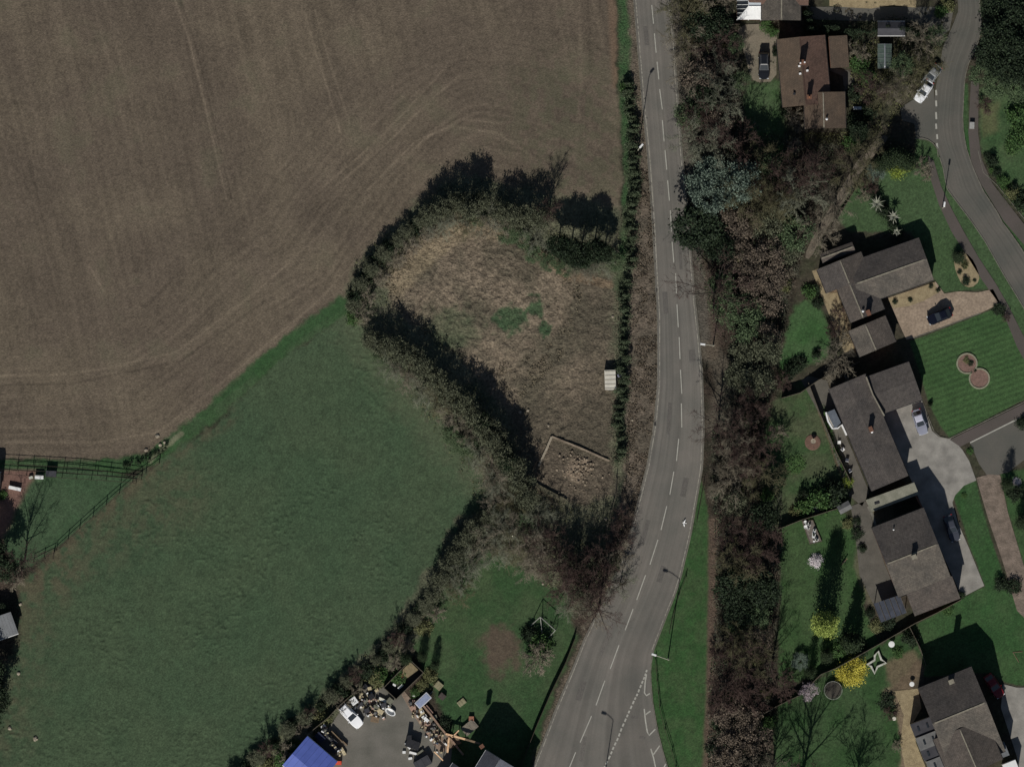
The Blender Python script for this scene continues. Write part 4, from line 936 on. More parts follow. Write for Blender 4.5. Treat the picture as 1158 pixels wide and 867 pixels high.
m = MB(); m.prism([tuple(P(x, y).to_2d()) for x, y in pts], -.05, .3); m.build('soil', mat('dark_compost', (.035,.03,.022)), r)
# rock bed with white pots
r = root_world('raised_bed', P(918, 601)); tag(r, 'raised bed of pale gravel on the lawn below the round green shrubs', 'raised bed')
q = [(907,589),(919,588),(929,612),(916,615)]
m = MB(); m.prism([tuple(P(x, y).to_2d()) for x, y in q], -.05, .25); m.build('gravel', mat('bed_gravel', c(120,112,104), c(92,86,80), scale=3, fine=.3), r)
strip(q, .12, -.05, .32, closed=True).build('edging', woodg, r)
rg = random.Random(3); i = 0
for k in range(13):
    u, v = rg.uniform(.1, .9), (k+.5)/13; x = 907+u*11+v*10; y = 589+v*24; s = rg.uniform(.16, .3)
    r = multi('plant_pot', 'white pot on the gravel bed, %s counting down the bed' % ORD[k], 'plant pot', x, y, group='white pots on the gravel bed', z=.25)
    m = MB(); m.disc_stack(0, 0, [(s*.7,0),(s,.3),(s*1.05,.34),(s*.8,.34),(s*.78,.28)], 12); m.build('pot', whitepaint, r)
    if k % 3: m = MB(); m.disc_stack(0, 0, [(s*.4,.28),(s*.7,.45),(s*.3,.6)], 7); m.build('plant', mat('pot_plant', (.03,.045,.02)), r)
# bird bath and round bed
m = MB(); m.disc_stack(P(919,500).x, P(919,500).y, [(1.25,-.05),(1.25,.07),(1.1,.1)], 28); tag(m.build('round_bed', mat('pinkish_bed', c(112,86,74), c(92,74,62), scale=3)), 'round pinkish soil bed on the back lawn of the long bungalow', 'flower bed')
r = multi('bird_bath', 'pale stone bird bath standing in the round pinkish bed', 'bird bath', 919.5, 499, z=.1)
m = MB(); m.disc_stack(0, 0, [(.2,0),(.12,.1),(.1,.6),(.16,.68)], 14); m.build('pedestal', stone, r)
m = MB(); m.disc_stack(0, 0, [(.18,.66),(.42,.76),(.42,.8),(.34,.74)], 18); m.build('basin', stone, r)
# figure of eight bed
pe = []
for (cx, cy, a0, a1) in ((1094,410,0,0),(1107.5,428,0,0)): pass
c1, c2, rr8 = np.array((1093.5,411)), np.array((1107.5,428)), 11.2
ax = math.atan2(c2[1]-c1[1], c2[0]-c1[0]); dd = math.hypot(*(c2-c1)); al = math.acos(dd/2/rr8)
pe = [(c1[0]+rr8*math.cos(ax+t), c1[1]+rr8*math.sin(ax+t)) for t in np.linspace(al, 2*math.pi-al, 22)]+[(c2[0]+rr8*math.cos(ax+math.pi+t), c2[1]+rr8*math.sin(ax+math.pi+t)) for t in np.linspace(al, 2*math.pi-al, 22)]
r = root_world('flower_bed', P(1100, 419)); tag(r, 'figure-of-eight flower bed with a pale stone rim on the striped lawn', 'flower bed')
m = MB(); m.prism([tuple(P(x, y).to_2d()) for x, y in pe], -.05, .08); m.build('soil', mat('pinkish_gravel', c(128,102,92), c(104,84,74), scale=2.5, fine=.25), r)
strip(pe, .24, -.05, .17, closed=True).build('stone_rim', mat('bed_rim_stone', c(140,138,116), c(118,116,98), scale=3), r)
# swing frame
r = root_world('swing_frame', P(610, 712)); tag(r, 'metal swing frame on the cottage lawn beside the bare shrub', 'swing frame')
mt = mat('pale_steel_tube', (.28,.28,.25))
m = MB()
for a, b in (((599,708,0),(611,697,2.2)),((613,716,0),(611,697,2.2)),((611,697,2.2),(628,712,2.2)),((628,712,2.2),(620,721,0)),((628,712,2.2),(631,706,0))): m.tube(P(*a), P(*b), .06, n=6)
m.build('frame', mt, r)
for k in (.35, .7):
    a = P(611+17*k, 697+15*k, 2.2); m = MB(); 
    for s in (-.2, .2): m.tube(a+Vector((s*.7,-s*.6,0)), a+Vector((s*.7,-s*.6,-1.75)), .012, n=4)
    m.build('chain', steel, r); m = MB(); m.box(a.x, a.y, .42, .5, .2, .04, R(-40)); m.build('seat', black, r)
# far left paddock things
def boxy(name, label, cat, x, y, L, W, H, rot, m, lid=None, z=0, group=None, parts=True):
    r = multi(name, label, cat, x, y, rot, group, z); k = MB(); k.box(0, 0, 0, L, W, H, 0, .97); k.build('body', m, r)
    k = MB(); k.box(0, 0, H, L*1.04, W*1.04, .05); k.build('lid', lid or m, r); return r
r = boxy('water_trough', 'long white trough on the pink gravel at the left edge', 'trough', 17, 552, 1.9, .5, .6, R(-12), whitepaint, whitepaint)
boxy('feed_bin', 'small white box by the lowest paddock fence', 'box', 44.5, 539.5, 1.3, .55, .8, R(-2), whitepaint, whitepaint)
boxy('feed_bin', 'tiny cream box left of the small white box by the paddock fence', 'box', 35, 539.8, .6, .4, .4, R(20), mat('cream_paint', (.5,.5,.42)))
boxy('hay_shelter', 'dark low shelter between the paddock fences right of the white box', 'shelter', 58, 535.5, 1.6, .9, 1.1, R(-3), dwood, felt_dark)
boxy('chest', 'pale timber box on the back lawn, left of the trampoline', 'box', 914.5, 634.8-88, .9, .5, .4, R(20), wood) if False else None
r = multi('patio_table', 'dark slatted table in the shade beside the gravel bed garden', 'table', 921, 577, R(15))
k = MB(); k.box(0,0,.7,1.5,.9,.05); k.build('table_top', felt_dark, r)
for sx in (-.65,.65):
    for sy in (-.35,.35): k = MB(); k.box(sx,sy,0,.07,.07,.7); k.build('leg', dwood, r)
# tank / shed small at (960,575)
r = root_world('shed', P(957, 574)); tag(r, 'tiny grey-blue roofed shed at the corner of the lawn with the gravel bed', 'shed')
gable(r, (948, 577), (961, 570), 5, 5, 1.9, 2.2, felt, woodg, ridge=None, win=False, gutters=False)
m = MB(); m.box(P(969.5,122.3).x, P(969.5,122.3).y, .45, 1.3, .4, .05); 
r = root_world('bench', P(969.5, 122.3)); tag(r, 'white bench in the shaded garden right of the long brown house', 'bench'); m.build('seat', whitepaint, r)
m = MB(); m.box(P(969.5,122.3).x, P(969.5,122.3).y-.22, .5, 1.3, .06, .4); m.build('backrest', whitepaint, r)
for s in (-.55,.55): m = MB(); m.box(P(969.5,122.3).x+s, P(969.5,122.3).y, 0, .08, .36, .45); m.build('leg', whitepaint, r)
r = root_world('seesaw', P(956, 634)); tag(r, 'pale plank seesaw on the lawn right of the tall dark conifer shadow', 'seesaw')
m = MB(); m.tube(P(952,638,.25), P(958,631,.55), .09, n=6); m.build('plank', wood, r); m = MB(); m.box(P(955,634.6).x, P(955,634.6).y, 0, .3, .3, .35, .6, .5); m.build('pivot', steel, r)
r = multi('goal_frame', 'thin timber L shaped frame lying on the front lawn at the right edge', 'timber frame', 1150, 740)
m = MB(); m.tube((-.7,.35,.06),(.9,.5,.06),.05,n=4); m.build('long_bar', wood, r); m = MB(); m.tube((-.6,.35,.06),(.3,-1.2,.06),.05,n=4); m.build('short_bar', wood, r)
# patio furniture of the terraces
for i, (x, y, nm) in enumerate([(954,500,'topmost'),(958,508,'second'),(963,520,'third'),(966,532,'lowest')]):
    r = multi('patio_chair', 'white patio chair on the long bungalow\'s grey patio, %s of four' % nm, 'chair', x-5, y, R(40*i), 'white patio chairs')
    m = MB(); m.box(0,0,.42,.5,.5,.05); m.build('seat', whitepaint, r); m = MB(); m.box(-.24,0,.45,.06,.5,.45); m.build('backrest', whitepaint, r)
    for a in (-.2,.2):
        for b in (-.2,.2): m = MB(); m.tube((a,b,.05),(a,b,.42),.025,n=5); m.build('leg', whitepaint, r)
for i, (x, y, s, lb) in enumerate([(1031,773,.75,'cream round parasol base table on the sandy patch beside the tall house'),(1011,812,.6,'cream urn on the soil strip left of the stone terrace'),(1008,728,.95,'white round table beside the diagonal fence')]):
    r = multi('round_table', lb, 'table', x, y); m = MB(); m.disc_stack(0,0,[(s*.5,.7),(s*.52,.76),(s*.3,.78)],16); m.build('table_top', whitepaint if i != 1 else cream, r)
    m = MB(); m.disc_stack(0,0,[(.25,0),(.05,.08),(.05,.7)],10); m.build('pedestal', steel, r)

# ---------------------------------------------------------------- the yard: every item its own
def crate(label, x, y, L, W, H, rot, m, name='crate', cat='crate', group='boxes and crates in the yard', z=.05):
    r = multi(name, label, cat, x, y, R(rot), group, z); k = MB(); k.box(0,0,0,L,W,H); k.build('body', m, r)
    k = MB()
    for s in (-.36, 0, .36): k.box(s*L,0,H,.1*L,W*1.02,.03)
    k.build('slat', m, r); return r
r = crate('square white appliance with dark vents above the white car', 400.2, 792, 1.15, 1.05, 1.1, 35-90, whitep, 'appliance', 'appliance')
k = MB()
for s in (-.2, .0, .2): k.box(s, .1*(1 if s else -1), 1.135, .1, .28, .02, .4)
k.build('vent', black, r)
W1 = mat('cream_timber', c(196,184,150), c(160,146,118), scale=3); G1 = mat('grey_green_sheet', c(120,120,104), c(100,100,88), scale=2)
for lb, x, y, L, W, H, rot, m in [
    ('cream timber box top left in the junk rows', 408,786,1.0,.35,.5,60,W1), ('pale panel leaning in the upper junk row', 412,793,1.3,.7,.35,55,G1),
    ('small cream crate at the upper end of the junk', 418,778,.6,.5,.5,10,W1), ('cream crate right of the upper end of the junk', 426,780,.6,.45,.4,30,W1),
    ('flat grey-green box in the middle of the junk', 425,799,1.1,.8,.6,35,G1), ('white plank box in the right junk row', 433,791,1.5,.45,.5,-25,mat('white_timber', (.7,.68,.58))),
    ('pale round-cornered box at the right end of the junk', 441,792,.9,.9,.7,-40,G1), ('cream box below the grey-green box', 430,804,1.0,.7,.6,-30,W1),
    ('tan open box at the front of the junk rows', 424,813,1.3,.9,.5,-10,wood), ('dark grey box left in the front junk rows', 415,803,.8,.7,.7,20,felt_dark),
    ('dark box behind the white plank box', 434,797,.9,.7,.9,15,felt_dark), ('dark box between the upper crates', 420,787,.9,.8,.8,35,black),
    ('dark narrow box beside the white appliance', 407,797,1.3,.4,.9,50,felt_dark), ('black box at the back of the junk by the hedge', 413,776,.8,.7,.9,45,black)]:
    crate(lb, x, y, L, W, H, rot, m)
def tyre(label, x, y, r_, m, h=.22):
    r = multi('tyre', label, 'tyre', x, y, 0, 'tyres in the yard', .05); k = MB(); k.disc_stack(0,0,[(r_,0),(r_*1.05,h*.5),(r_,h),(r_*.6,h),(r_*.55,h*.5)],18); k.build('tread', m, r)
    k = MB(); k.disc_stack(0,0,[(r_*.5,0),(r_*.5,h*.7)],14); k.build('rim', steel, r)
tyre('black tyre lying at the top of the junk', 420, 783, .34, rubber); tyre('black tyre beside the boat shaped tub', 437, 800, .32, rubber)
tyre('black tyre on the dark pile right in the yard', 464, 838, .36, rubber)
r = multi('bathtub', 'white oval bathtub at the right end of the junk rows', 'bathtub', 441.5, 804.5, R(-32), z=.05)
k = MB(); k.disc_stack(0,0,[(.4,0),(.5,.5),(.52,.55),(.42,.55),(.34,.15)],24); o = k.build('tub', whitep, r); o.scale = (1.75,1,1)
k = MB(); k.tube((.5,0,.2),(.5,0,.62),.05,n=8); k.build('tap', black, r)
# stack of timber and white pieces right of the yard
for lb, x, y, L, W, H, rot, m in [('white bent plank on the dark pile at the right of the yard', 461,843,1.2,.28,.35,-50,whitepaint),('white plank right of the bent plank on the dark pile', 467,851,1.2,.35,.3,-15,whitepaint),
    ('small white box left of the dark pile', 457,850,.5,.4,.35,0,whitepaint),('small white box below the dark pile', 464,857,.6,.35,.35,10,whitepaint),('grey green sheet on the right side of the dark pile', 475,850,1.2,.3,.5,35,G1)]:
    crate(lb, x, y, L, W, H, rot, m, 'plank', 'plank', 'white planks by the yard wall')
for lb, x, y, L, W, H, rot, m in [('tarpaulin covered heap behind the white planks', 467,841,2.2,1.3,1.2,-20,black),('tall black bin behind the white planks', 463,833,.7,.7,1.6,0,black),('dark heap at the bottom edge of the yard', 478,862,2.6,1.5,1.1,30,felt_dark)]:
    crate(lb, x, y, L, W, H, rot, m, 'covered_heap', 'heap', 'dark heaps in the yard')
for lb, x, y, L, W, H, rot, m in [('long tan timber leaning beside the blue roofed workshop', 386,836,2.6,.22,.6,-45,wood),('short tan timber left of the long timber', 381,832,2.4,.16,.9,-45,wood),
    ('tan plank stack below the long timber', 388,849,1.3,.5,.5,-60,W1),('orange red drum cover at the corner of the blue roof', 383,862,.9,.6,.7,0,mat('orange_red_paint', (.6,.08,.04))),('white bundle at the top of the blue workshop', 365.5,821,.8,.5,.6,40,whitepaint),
    ('dark trailer load above the blue roof', 370,838,2.6,2.2,1.0,-45,felt_dark),('blue black crate stack above the blue roof', 362,833,1.6,1.0,1.3,-45,mat('blue_black', (.02,.025,.05))),('dark flat crate between trailer and timber', 378,845,1.4,1.2,.9,-45,felt_dark)]:
    crate(lb, x, y, L, W, H, rot, m)
# kennel run with deck
r = root_world('kennel_run', P(457, 765)); tag(r, 'long open topped timber pen with a pale deck at its upper end', 'pen')
A_, B_, C_, D_ = (434,777),(464,746),(479,760),(448,790)
m = MB(); m.prism([tuple(P(*p).to_2d()) for p in (A_,B_,C_,D_)], -.05, .07); m.build('floor', mat('dark_pen_floor', c(44,42,40), c(60,56,50), scale=1), r)
m = MB(); m.prism([tuple(P(*p).to_2d()) for p in ((452,760),(464,748),(473,757),(461,766))], .05, .45); m.build('deck', mat('pale_deck', c(132,120,92), c(116,104,80), scale=2), r)
for a, b in ((A_,B_),(B_,C_),(C_,D_),(D_,A_)): strip([a,b], .1, 0, 1.5).build('side', woodg, r)
crate('white tray in the dark end of the timber pen', 446,774,.55,.35,.3,-20,whitepaint,'tray','tray','white trays in the pen')
crate('longer white tray right of the other one in the pen', 453,776,1.0,.35,.3,40,whitepaint,'tray','tray','white trays in the pen')
crate('red-brown crate on the deck of the timber pen', 453,764,.9,.6,.4,0,mat('red_brown_crate', (.2,.06,.04)),'crate','crate')
r = multi('feed_trailer', 'blue-grey metal topped trailer on the grass right of the junk rows', 'trailer', 478.5, 791.5, R(43), z=.0)
k = MB(); k.box(0,0,.45,2.6,1.25,.75); k.build('body', mat('pale_edge_metal', (.55,.55,.58)), r); k = MB(); k.box(0,0,1.2,2.3,.98,.04); k.build('cover', mat('blue_grey_cover', c(140,148,172), c(128,136,160), scale=2), r)
for s in (-1,1): k = MB(); k.tube((0,s*.6,.28),(0,s*.75,.28),.28,n=14); k.build('wheel', rubber, r)
k = MB(); k.tube((1.3,0,.5),(2.1,0,.45),.04,n=6); k.build('tow_bar', steel, r)
for lb, x, y, L, W, H, rot, m in [('square pale timber pallet on the grass beyond the trailer', 496,775,1.2,1.15,.35,-40,mat('pale_pallet', c(140,136,108), c(124,118,92), scale=2)),('dark pallet box below the square pallet', 500,787,1.0,.9,.6,-40,mat('dark_pallet', c(76,68,64))),
    ('pale timber pallet alone on the cottage lawn', 522,794,1.3,.9,.2,38,mat('pale_pallet', c(140,136,108)))]:
    crate(lb, x, y, L, W, H, rot, m, 'pallet', 'pallet', 'pallets on the cottage lawn')
for lb, x, y, L, W, H, rot, m in [('pinkish box left of the row beside the yard wall', 467,800,.9,.7,.5,20,mat('pinkish_box', c(170,140,124))),('tan box in the row beside the yard wall', 477,804,.6,1.0,.5,30,W1),('long pink plank box near the trailer', 485,802,.5,1.6,.5,40,mat('pinkish_box', c(170,140,124))),
    ('white box in the row beside the yard wall', 482,813,.9,.5,.5,-45,whitepaint),('pale sack below the long pink plank box', 491,811,.9,.8,.4,10,G1),('small white pot near the pen on the grass', 468,785.5,.4,.4,.3,0,whitepaint),
    ('pale shelf lying beside the shed in the cottage yard', 531,822,2.4,1.6,.5,40,mat('pale_sheet', c(126,118,104), c(104,98,88), scale=2)),('reddish box above the pale shelf', 533,812,.8,.7,.5,0,mat('reddish_box', c(150,104,84))),
    ('tan cover between the orange white beams', 513,838,1.9,1.6,.3,30,mat('tan_cover', c(122,104,84), c(104,88,72), scale=2))]:
    crate(lb, x, y, L, W, H, rot, m)
ob = mat('cream_orange_beam', c(226,190,150), c(200,160,124), scale=3)
def beam(label, a, b, w_, m): tag(strip([a, b], w_, 1.7, 2.0).build('timber_beam', m), label, 'beam')
for i, (a, b, lb) in enumerate([((504,829),(526,835),'cream beam running right from the cottage yard corner'),((526,835),(543,840),'brown beam continuing the cream one towards the cottage'),((508,833),(506,850),'orange cream beam running down from the long beam'),((511,833),(519,825),'thin orange beam running up from the beam corner'),((491,849),(501,859),'pale beam end at the lower end of the yard wall')]):
    r = root_world('timber_beam', P(*a)); tag(r, lb, 'beam', 'timber beams by the cottage')
    strip([a, b], .3 if i < 3 else .18, 1.5, 1.75).build('beam_top', ob if i != 1 else wood, r)
    for q in (a, b): m = MB(); m.box(P(*q).x, P(*q).y, -.1, .12, .12, 1.6); m.build('post', wood, r)

# loose small pieces of the junk rows
rg = random.Random(21); jm = [W1, whitepaint, W1, G1, mat('grey_scrap', c(110,108,104)), mat('pinkish_box', c(170,140,124))]
for k in range(80):
    t = rg.random(); u = rg.random(); x = 409+34*t-9*u+rg.uniform(-2, 2); y = 781+14*t+22*u+rg.uniform(-2, 2)
    if y > 815 or (x < 409 and y > 800): continue
    r = multi('scrap_piece', 'small pale piece of scrap lying between the junk rows of the yard', 'scrap', x, y, rg.uniform(0, 3), 'small scraps between the junk rows', .05)
    m_ = MB(); L_, w2, h2 = rg.uniform(.25, .7), rg.uniform(.15, .45), rg.uniform(.15, .75); m_.box(0, 0, 0, L_, w2, h2, 0, rg.uniform(.7, 1)); m_.build('body', rg.choice(jm), r)
    m_ = MB(); m_.box(L_*.2, 0, h2, L_*.3, w2*.8, .05); m_.build('top_piece', rg.choice([black, whitepaint, felt_dark]), r)

for k in range(54):
    t = rg.random(); x = 464+34*t+rg.uniform(-6, 6)+3; y = 797+48*t+rg.uniform(-8, 8)
    if 455 < x < 480 and 832 < y < 858 or 470 < x < 490 and 784 < y < 800: continue
    r = multi('scrap_piece', 'small pale piece of scrap lying along the pink-brown yard wall', 'scrap', x, y, rg.uniform(0, 3), 'small scraps along the yard wall', .06)
    m_ = MB(); L_, w2, h2 = rg.uniform(.25, .9), rg.uniform(.15, .5), rg.uniform(.15, .8); m_.box(0, 0, 0, L_, w2, h2, 0, rg.uniform(.7, 1)); m_.build('body', rg.choice(jm), r)
    m_ = MB(); m_.box(L_*.2, 0, h2, L_*.3, w2*.8, .05); m_.build('top_piece', rg.choice([black, W1, felt_dark]), r)
for k in range(22):
    t = rg.random(); x = 366+20*t+rg.uniform(-3, 3); y = 824+26*t+rg.uniform(-4, 4)
    r = multi('scrap_piece', 'small piece of scrap in the dark strip beside the blue roofed workshop', 'scrap', x, y, rg.uniform(0, 3), 'small scraps beside the workshop', .06)
    m_ = MB(); L_, w2, h2 = rg.uniform(.25, .8), rg.uniform(.15, .5), rg.uniform(.6, 1.6); m_.box(0, 0, 0, L_, w2, h2, 0, rg.uniform(.7, 1)); m_.build('body', rg.choice(jm+[felt_dark, felt_dark]), r)
    m_ = MB(); m_.box(L_*.2, 0, h2, L_*.3, w2*.8, .05); m_.build('top_piece', rg.choice([black, W1, felt_dark]), r)
# ---------------------------------------------------------------- vegetation
def twigm(n, a, b): return mat(n, a, b, island=True, rough=.9, fine=0, spec=.1)
T_TAN = twigm('tan_twigs', c(138,130,114), c(96,90,78)); T_PUR = twigm('purple_brown_twigs', c(96,80,74), c(56,45,42)); T_OLI = twigm('olive_twigs', c(108,104,80), c(70,70,52))
T_GRY = twigm('grey_twigs', c(132,134,116), c(92,94,80))
BARK = mat('tree_bark', c(84,76,66), c(60,54,46), scale=4, bump=.5); BARKD = mat('dark_bark', c(60,54,48), c(44,40,36), scale=4, bump=.5)
def leafm(n, a, b): return mat(n, a, b, island=True, rough=.75, fine=0, spec=.25)
L_DK = leafm('dark_green_leaves', c(26,36,24), c(48,62,40)); L_IVY = leafm('ivy_leaves', c(50,66,42), c(92,108,76)); L_CED = leafm('blue_grey_foliage', c(76,90,78), c(112,126,112))
L_BR = leafm('dead_brown_leaves', c(118,106,92), c(70,62,53)); L_YG = leafm('lime_green_leaves', c(110,128,46), c(150,164,76)); L_YE = leafm('yellow_flowers', c(184,172,52), c(214,204,98))
L_WH = leafm('white_blossom', c(190,180,180), c(236,230,232)); L_PK = leafm('pinkish_blossom', c(150,136,138), c(204,190,196)); L_CON = leafm('conifer_green', c(30,42,28), c(52,66,38))
L_MID = leafm('mid_green_leaves', c(50,78,40), c(78,104,56)); L_HED = leafm('hedge_leaves', c(50,62,42), c(90,100,76)); L_GOLD = leafm('golden_green_leaves', c(100,116,50), c(160,174,90)); L_OLV = leafm('olive_leaves', c(84,86,52), c(110,112,76))

def mesh_from(vs, fs, name):
    """vs (N,k,3) polygons of k corners each, no sharing"""
    n, k, _ = vs.shape; me = bpy.data.meshes.new(name); me.vertices.add(n*k); me.vertices.foreach_set('co', vs.reshape(-1).astype(np.float32))
    me.loops.add(n*k); me.loops.foreach_set('vertex_index', np.arange(n*k, dtype=np.int32)); me.polygons.add(n)
    me.polygons.foreach_set('loop_start', np.arange(0, n*k, k, dtype=np.int32)); me.update(calc_edges=True); return me
def twig_mesh(segs, name):
    """segs: list of (p,q,r): three sided pointed twigs, each its own island of 4 verts"""
    p = np.array([s[0] for s in segs]); q = np.array([s[1] for s in segs]); r = np.array([s[2] for s in segs])[:, None]
    d = q-p; d /= np.linalg.norm(d, axis=1, keepdims=True)+1e-9; up = np.where(np.abs(d[:, 2:3]) > .9, [[1, 0, 0]], [[0, 0, 1]])
    a = np.cross(d, up); a /= np.linalg.norm(a, axis=1, keepdims=True); b = np.cross(d, a); n = len(p)
    v = np.stack([p+a*r, p-a*r*.5+b*r*.87, p-a*r*.5-b*r*.87, q], 1).reshape(-1, 3)
    i = np.arange(n)[:, None]*4; f = np.concatenate([i+0, i+1, i+3, i+1, i+2, i+3, i+2, i+0, i+3], 1).reshape(-1, 3)
    me = bpy.data.meshes.new(name); me.vertices.add(len(v)); me.vertices.foreach_set('co', v.ravel().astype(np.float32))
    me.loops.add(f.size); me.loops.foreach_set('vertex_index', f.ravel().astype(np.int32)); me.polygons.add(len(f))
    me.polygons.foreach_set('loop_start', np.arange(0, f.size, 3, dtype=np.int32)); me.update(calc_edges=True); return me
def rot_about(v, ang, az):
    v = Vector(v).normalized(); o = v.orthogonal().normalized(); o.rotate(Matrix.Rotation(az, 3, v)); return (v*math.cos(ang)+o*math.sin(ang)).normalized()
def gen_bare(seed, h=8.0, rad=2.6, nl=9, dense=1.0, low=.22):
    rg = random.Random(seed); limbs = MB(); segs = []
    lean = Vector((rg.uniform(-.08, .08), rg.uniform(-.08, .08), 1)); top = lean*h*.72
    pts = [Vector((0, 0, -.1)), lean*h*.25, lean*h*.5+Vector((rg.uniform(-.2, .2), rg.uniform(-.2, .2), 0)), top]
    rr_ = [h*.024, h*.018, h*.011, h*.004]
    for i in range(3): limbs.tube(pts[i], pts[i+1], rr_[i], rr_[i+1], 7)
    def twigs(p, d, L, n, lv):
        for _ in range(n):
            t = rg.uniform(.15, 1); s = p+d*L*t; dd = rot_about(d, rg.uniform(.35, .95), rg.uniform(0, 6.28)); dd.z += .18; l = L*rg.uniform(.35, .6)
            segs.append((tuple(s), tuple(s+dd*l), .021 if lv else .015))
            if lv: twigs(s, dd.normalized(), l, max(3, int(6*dense)), lv-1)
    for k in range(nl):
        f = low+(.98-low)*(k+.5)/nl; sp = lean*h*.72*f; az = k*2.4+rg.uniform(-.4, .4); el = rg.uniform(.35, .8)+f*.35
        d = Vector((math.cos(az)*math.cos(el), math.sin(az)*math.cos(el), math.sin(el))); L = min(rad*(1.1-.35*f)/max(.35, math.cos(el)), h*.52)
        mid = sp+d*L*.5+Vector((0, 0, L*.06)); end = sp+d*L+Vector((0, 0, L*.14))
        limbs.tube(sp, mid, h*.0095, h*.006, 5); limbs.tube(mid, end, h*.006, h*.002, 5)
        for j in range(9):
            t = .25+.75*(j+rg.random())/7; s = sp+(end-sp)*t; dd = rot_about(d, rg.uniform(.4, 1.0), rg.uniform(0, 6.28)); dd.z += .15; dd.normalize(); l = L*rg.uniform(.32, .5)
            segs.append((tuple(s), tuple(s+dd*l), .030)); twigs(s, dd, l, int(6*dense), 1)
        twigs(end, d, L*.3, 6, 1)
    # crown top
    for j in range(10):
        dd = rot_about((0, 0, 1), rg.uniform(.1, .9), rg.uniform(0, 6.28)); l = h*.22; s = top*rg.uniform(.8, 1); segs.append((tuple(s), tuple(s+dd*l), .03)); twigs(s, dd, l, 6, 1)
    return limbs, twig_mesh(segs, 'crown')
def leaves_at(cen, size, rgn, squash=.6):
    n = len(cen); a = rgn.normal(size=(n, 3)); a /= np.linalg.norm(a, axis=1, keepdims=True); a[:, 2] = np.abs(a[:, 2])*.8+.15; a /= np.linalg.norm(a, axis=1, keepdims=True)
    t = rgn.normal(size=(n, 3)); u = np.cross(a, t); u /= np.linalg.norm(u, axis=1, keepdims=True)+1e-9; v = np.cross(a, u); s = (size*rgn.uniform(.6, 1.3, size=(n, 1)))
    return np.stack([cen-u*s*.5, cen+v*s*squash*.5, cen+u*s*.5, cen-v*s*squash*.5], 1)
def gen_leafy(seed, rad=2.4, h=7.0, shape='round', n=2600, size=.28, nc=70, gap=.0):
    rgn = np.random.RandomState(seed)
    dirs = rgn.normal(size=(nc, 3)); dirs[:, 2] = np.abs(dirs[:, 2])*.9-.15; dirs /= np.linalg.norm(dirs, axis=1, keepdims=True)
    if shape == 'round':
        rz = min(rad*.95, h*.48); k = rgn.uniform(.55, 1.0, size=(nc, 1)); cc = dirs*k*np.array([[rad*.86, rad*.86, rz*.9]]); cc[:, 2] += h-rz*1.02
        cs = rad*.115
    elif shape == 'egg':
        rz = h*.47; k = rgn.uniform(.4, 1.05, size=(nc, 1)); cc = dirs*k*np.array([[rad*.86, rad*.86, rz]]); lowz = rgn.rand(nc) < .35; cc[lowz, 2] *= -.8; cc[:, 2] += h*.52; cs = rad*.13
    elif shape == 'column':
        z = rgn.uniform(.04, .97, nc)**.9; az = rgn.uniform(0, 6.28, nc); r = rad*(1-z**3.5*.85)*rgn.uniform(.4, .92, nc); cc = np.stack([r*np.cos(az), r*np.sin(az), z*h], 1); cs = rad*.22
    elif shape == 'cone':
        z = rgn.uniform(.02, .97, nc); az = rgn.uniform(0, 6.28, nc); r = rad*(1-z)*rgn.uniform(.6, .97, nc); cc = np.stack([r*np.cos(az), r*np.sin(az), z*h], 1); cs = rad*.16
    elif shape == 'dome':
        k = rgn.uniform(.5, 1.0, size=(nc, 1)); dirs[:, 2] = np.abs(dirs[:, 2]); cc = dirs*k*np.array([[rad*.88, rad*.88, h*.88]]); cs = rad*.17
    idx = rgn.randint(0, nc, n); cen = cc[idx]+rgn.normal(size=(n, 3))*cs*np.array([[1, 1, .7]]); cen[:, 2] = np.maximum(cen[:, 2], .03)
    if shape in ('cone', 'column'):   # keep the outline
        pass
    me = mesh_from(leaves_at(cen, size, rgn), None, 'crown')
    tr = MB(); top = h*(.75 if shape != 'dome' else .5)
    tr.tube((0, 0, -.1), (0, 0, top), h*.02+.03, h*.006+.01, 7)
    for k in range(0, nc, max(1, nc//12)):
        q = cc[k]; tr.tube((0, 0, min(top*.9, max(.1, q[2]*.55))), tuple(q), .035, .012, 4)
    return tr, me
PROTO = {}
def proto(kind, maker, v, bark, crown):
    key = (kind, v)
    if key not in PROTO:
        mb_, me = maker(v); me.materials.append(crown); t = bpy.data.meshes.new('trunk'); t.from_pydata(mb_.v, [], mb_.f); t.update(); t.materials.append(bark)
        me.name = kind+'_crown'; t.name = kind+'_trunk'; PROTO[key] = (t, me)
    return PROTO[key]
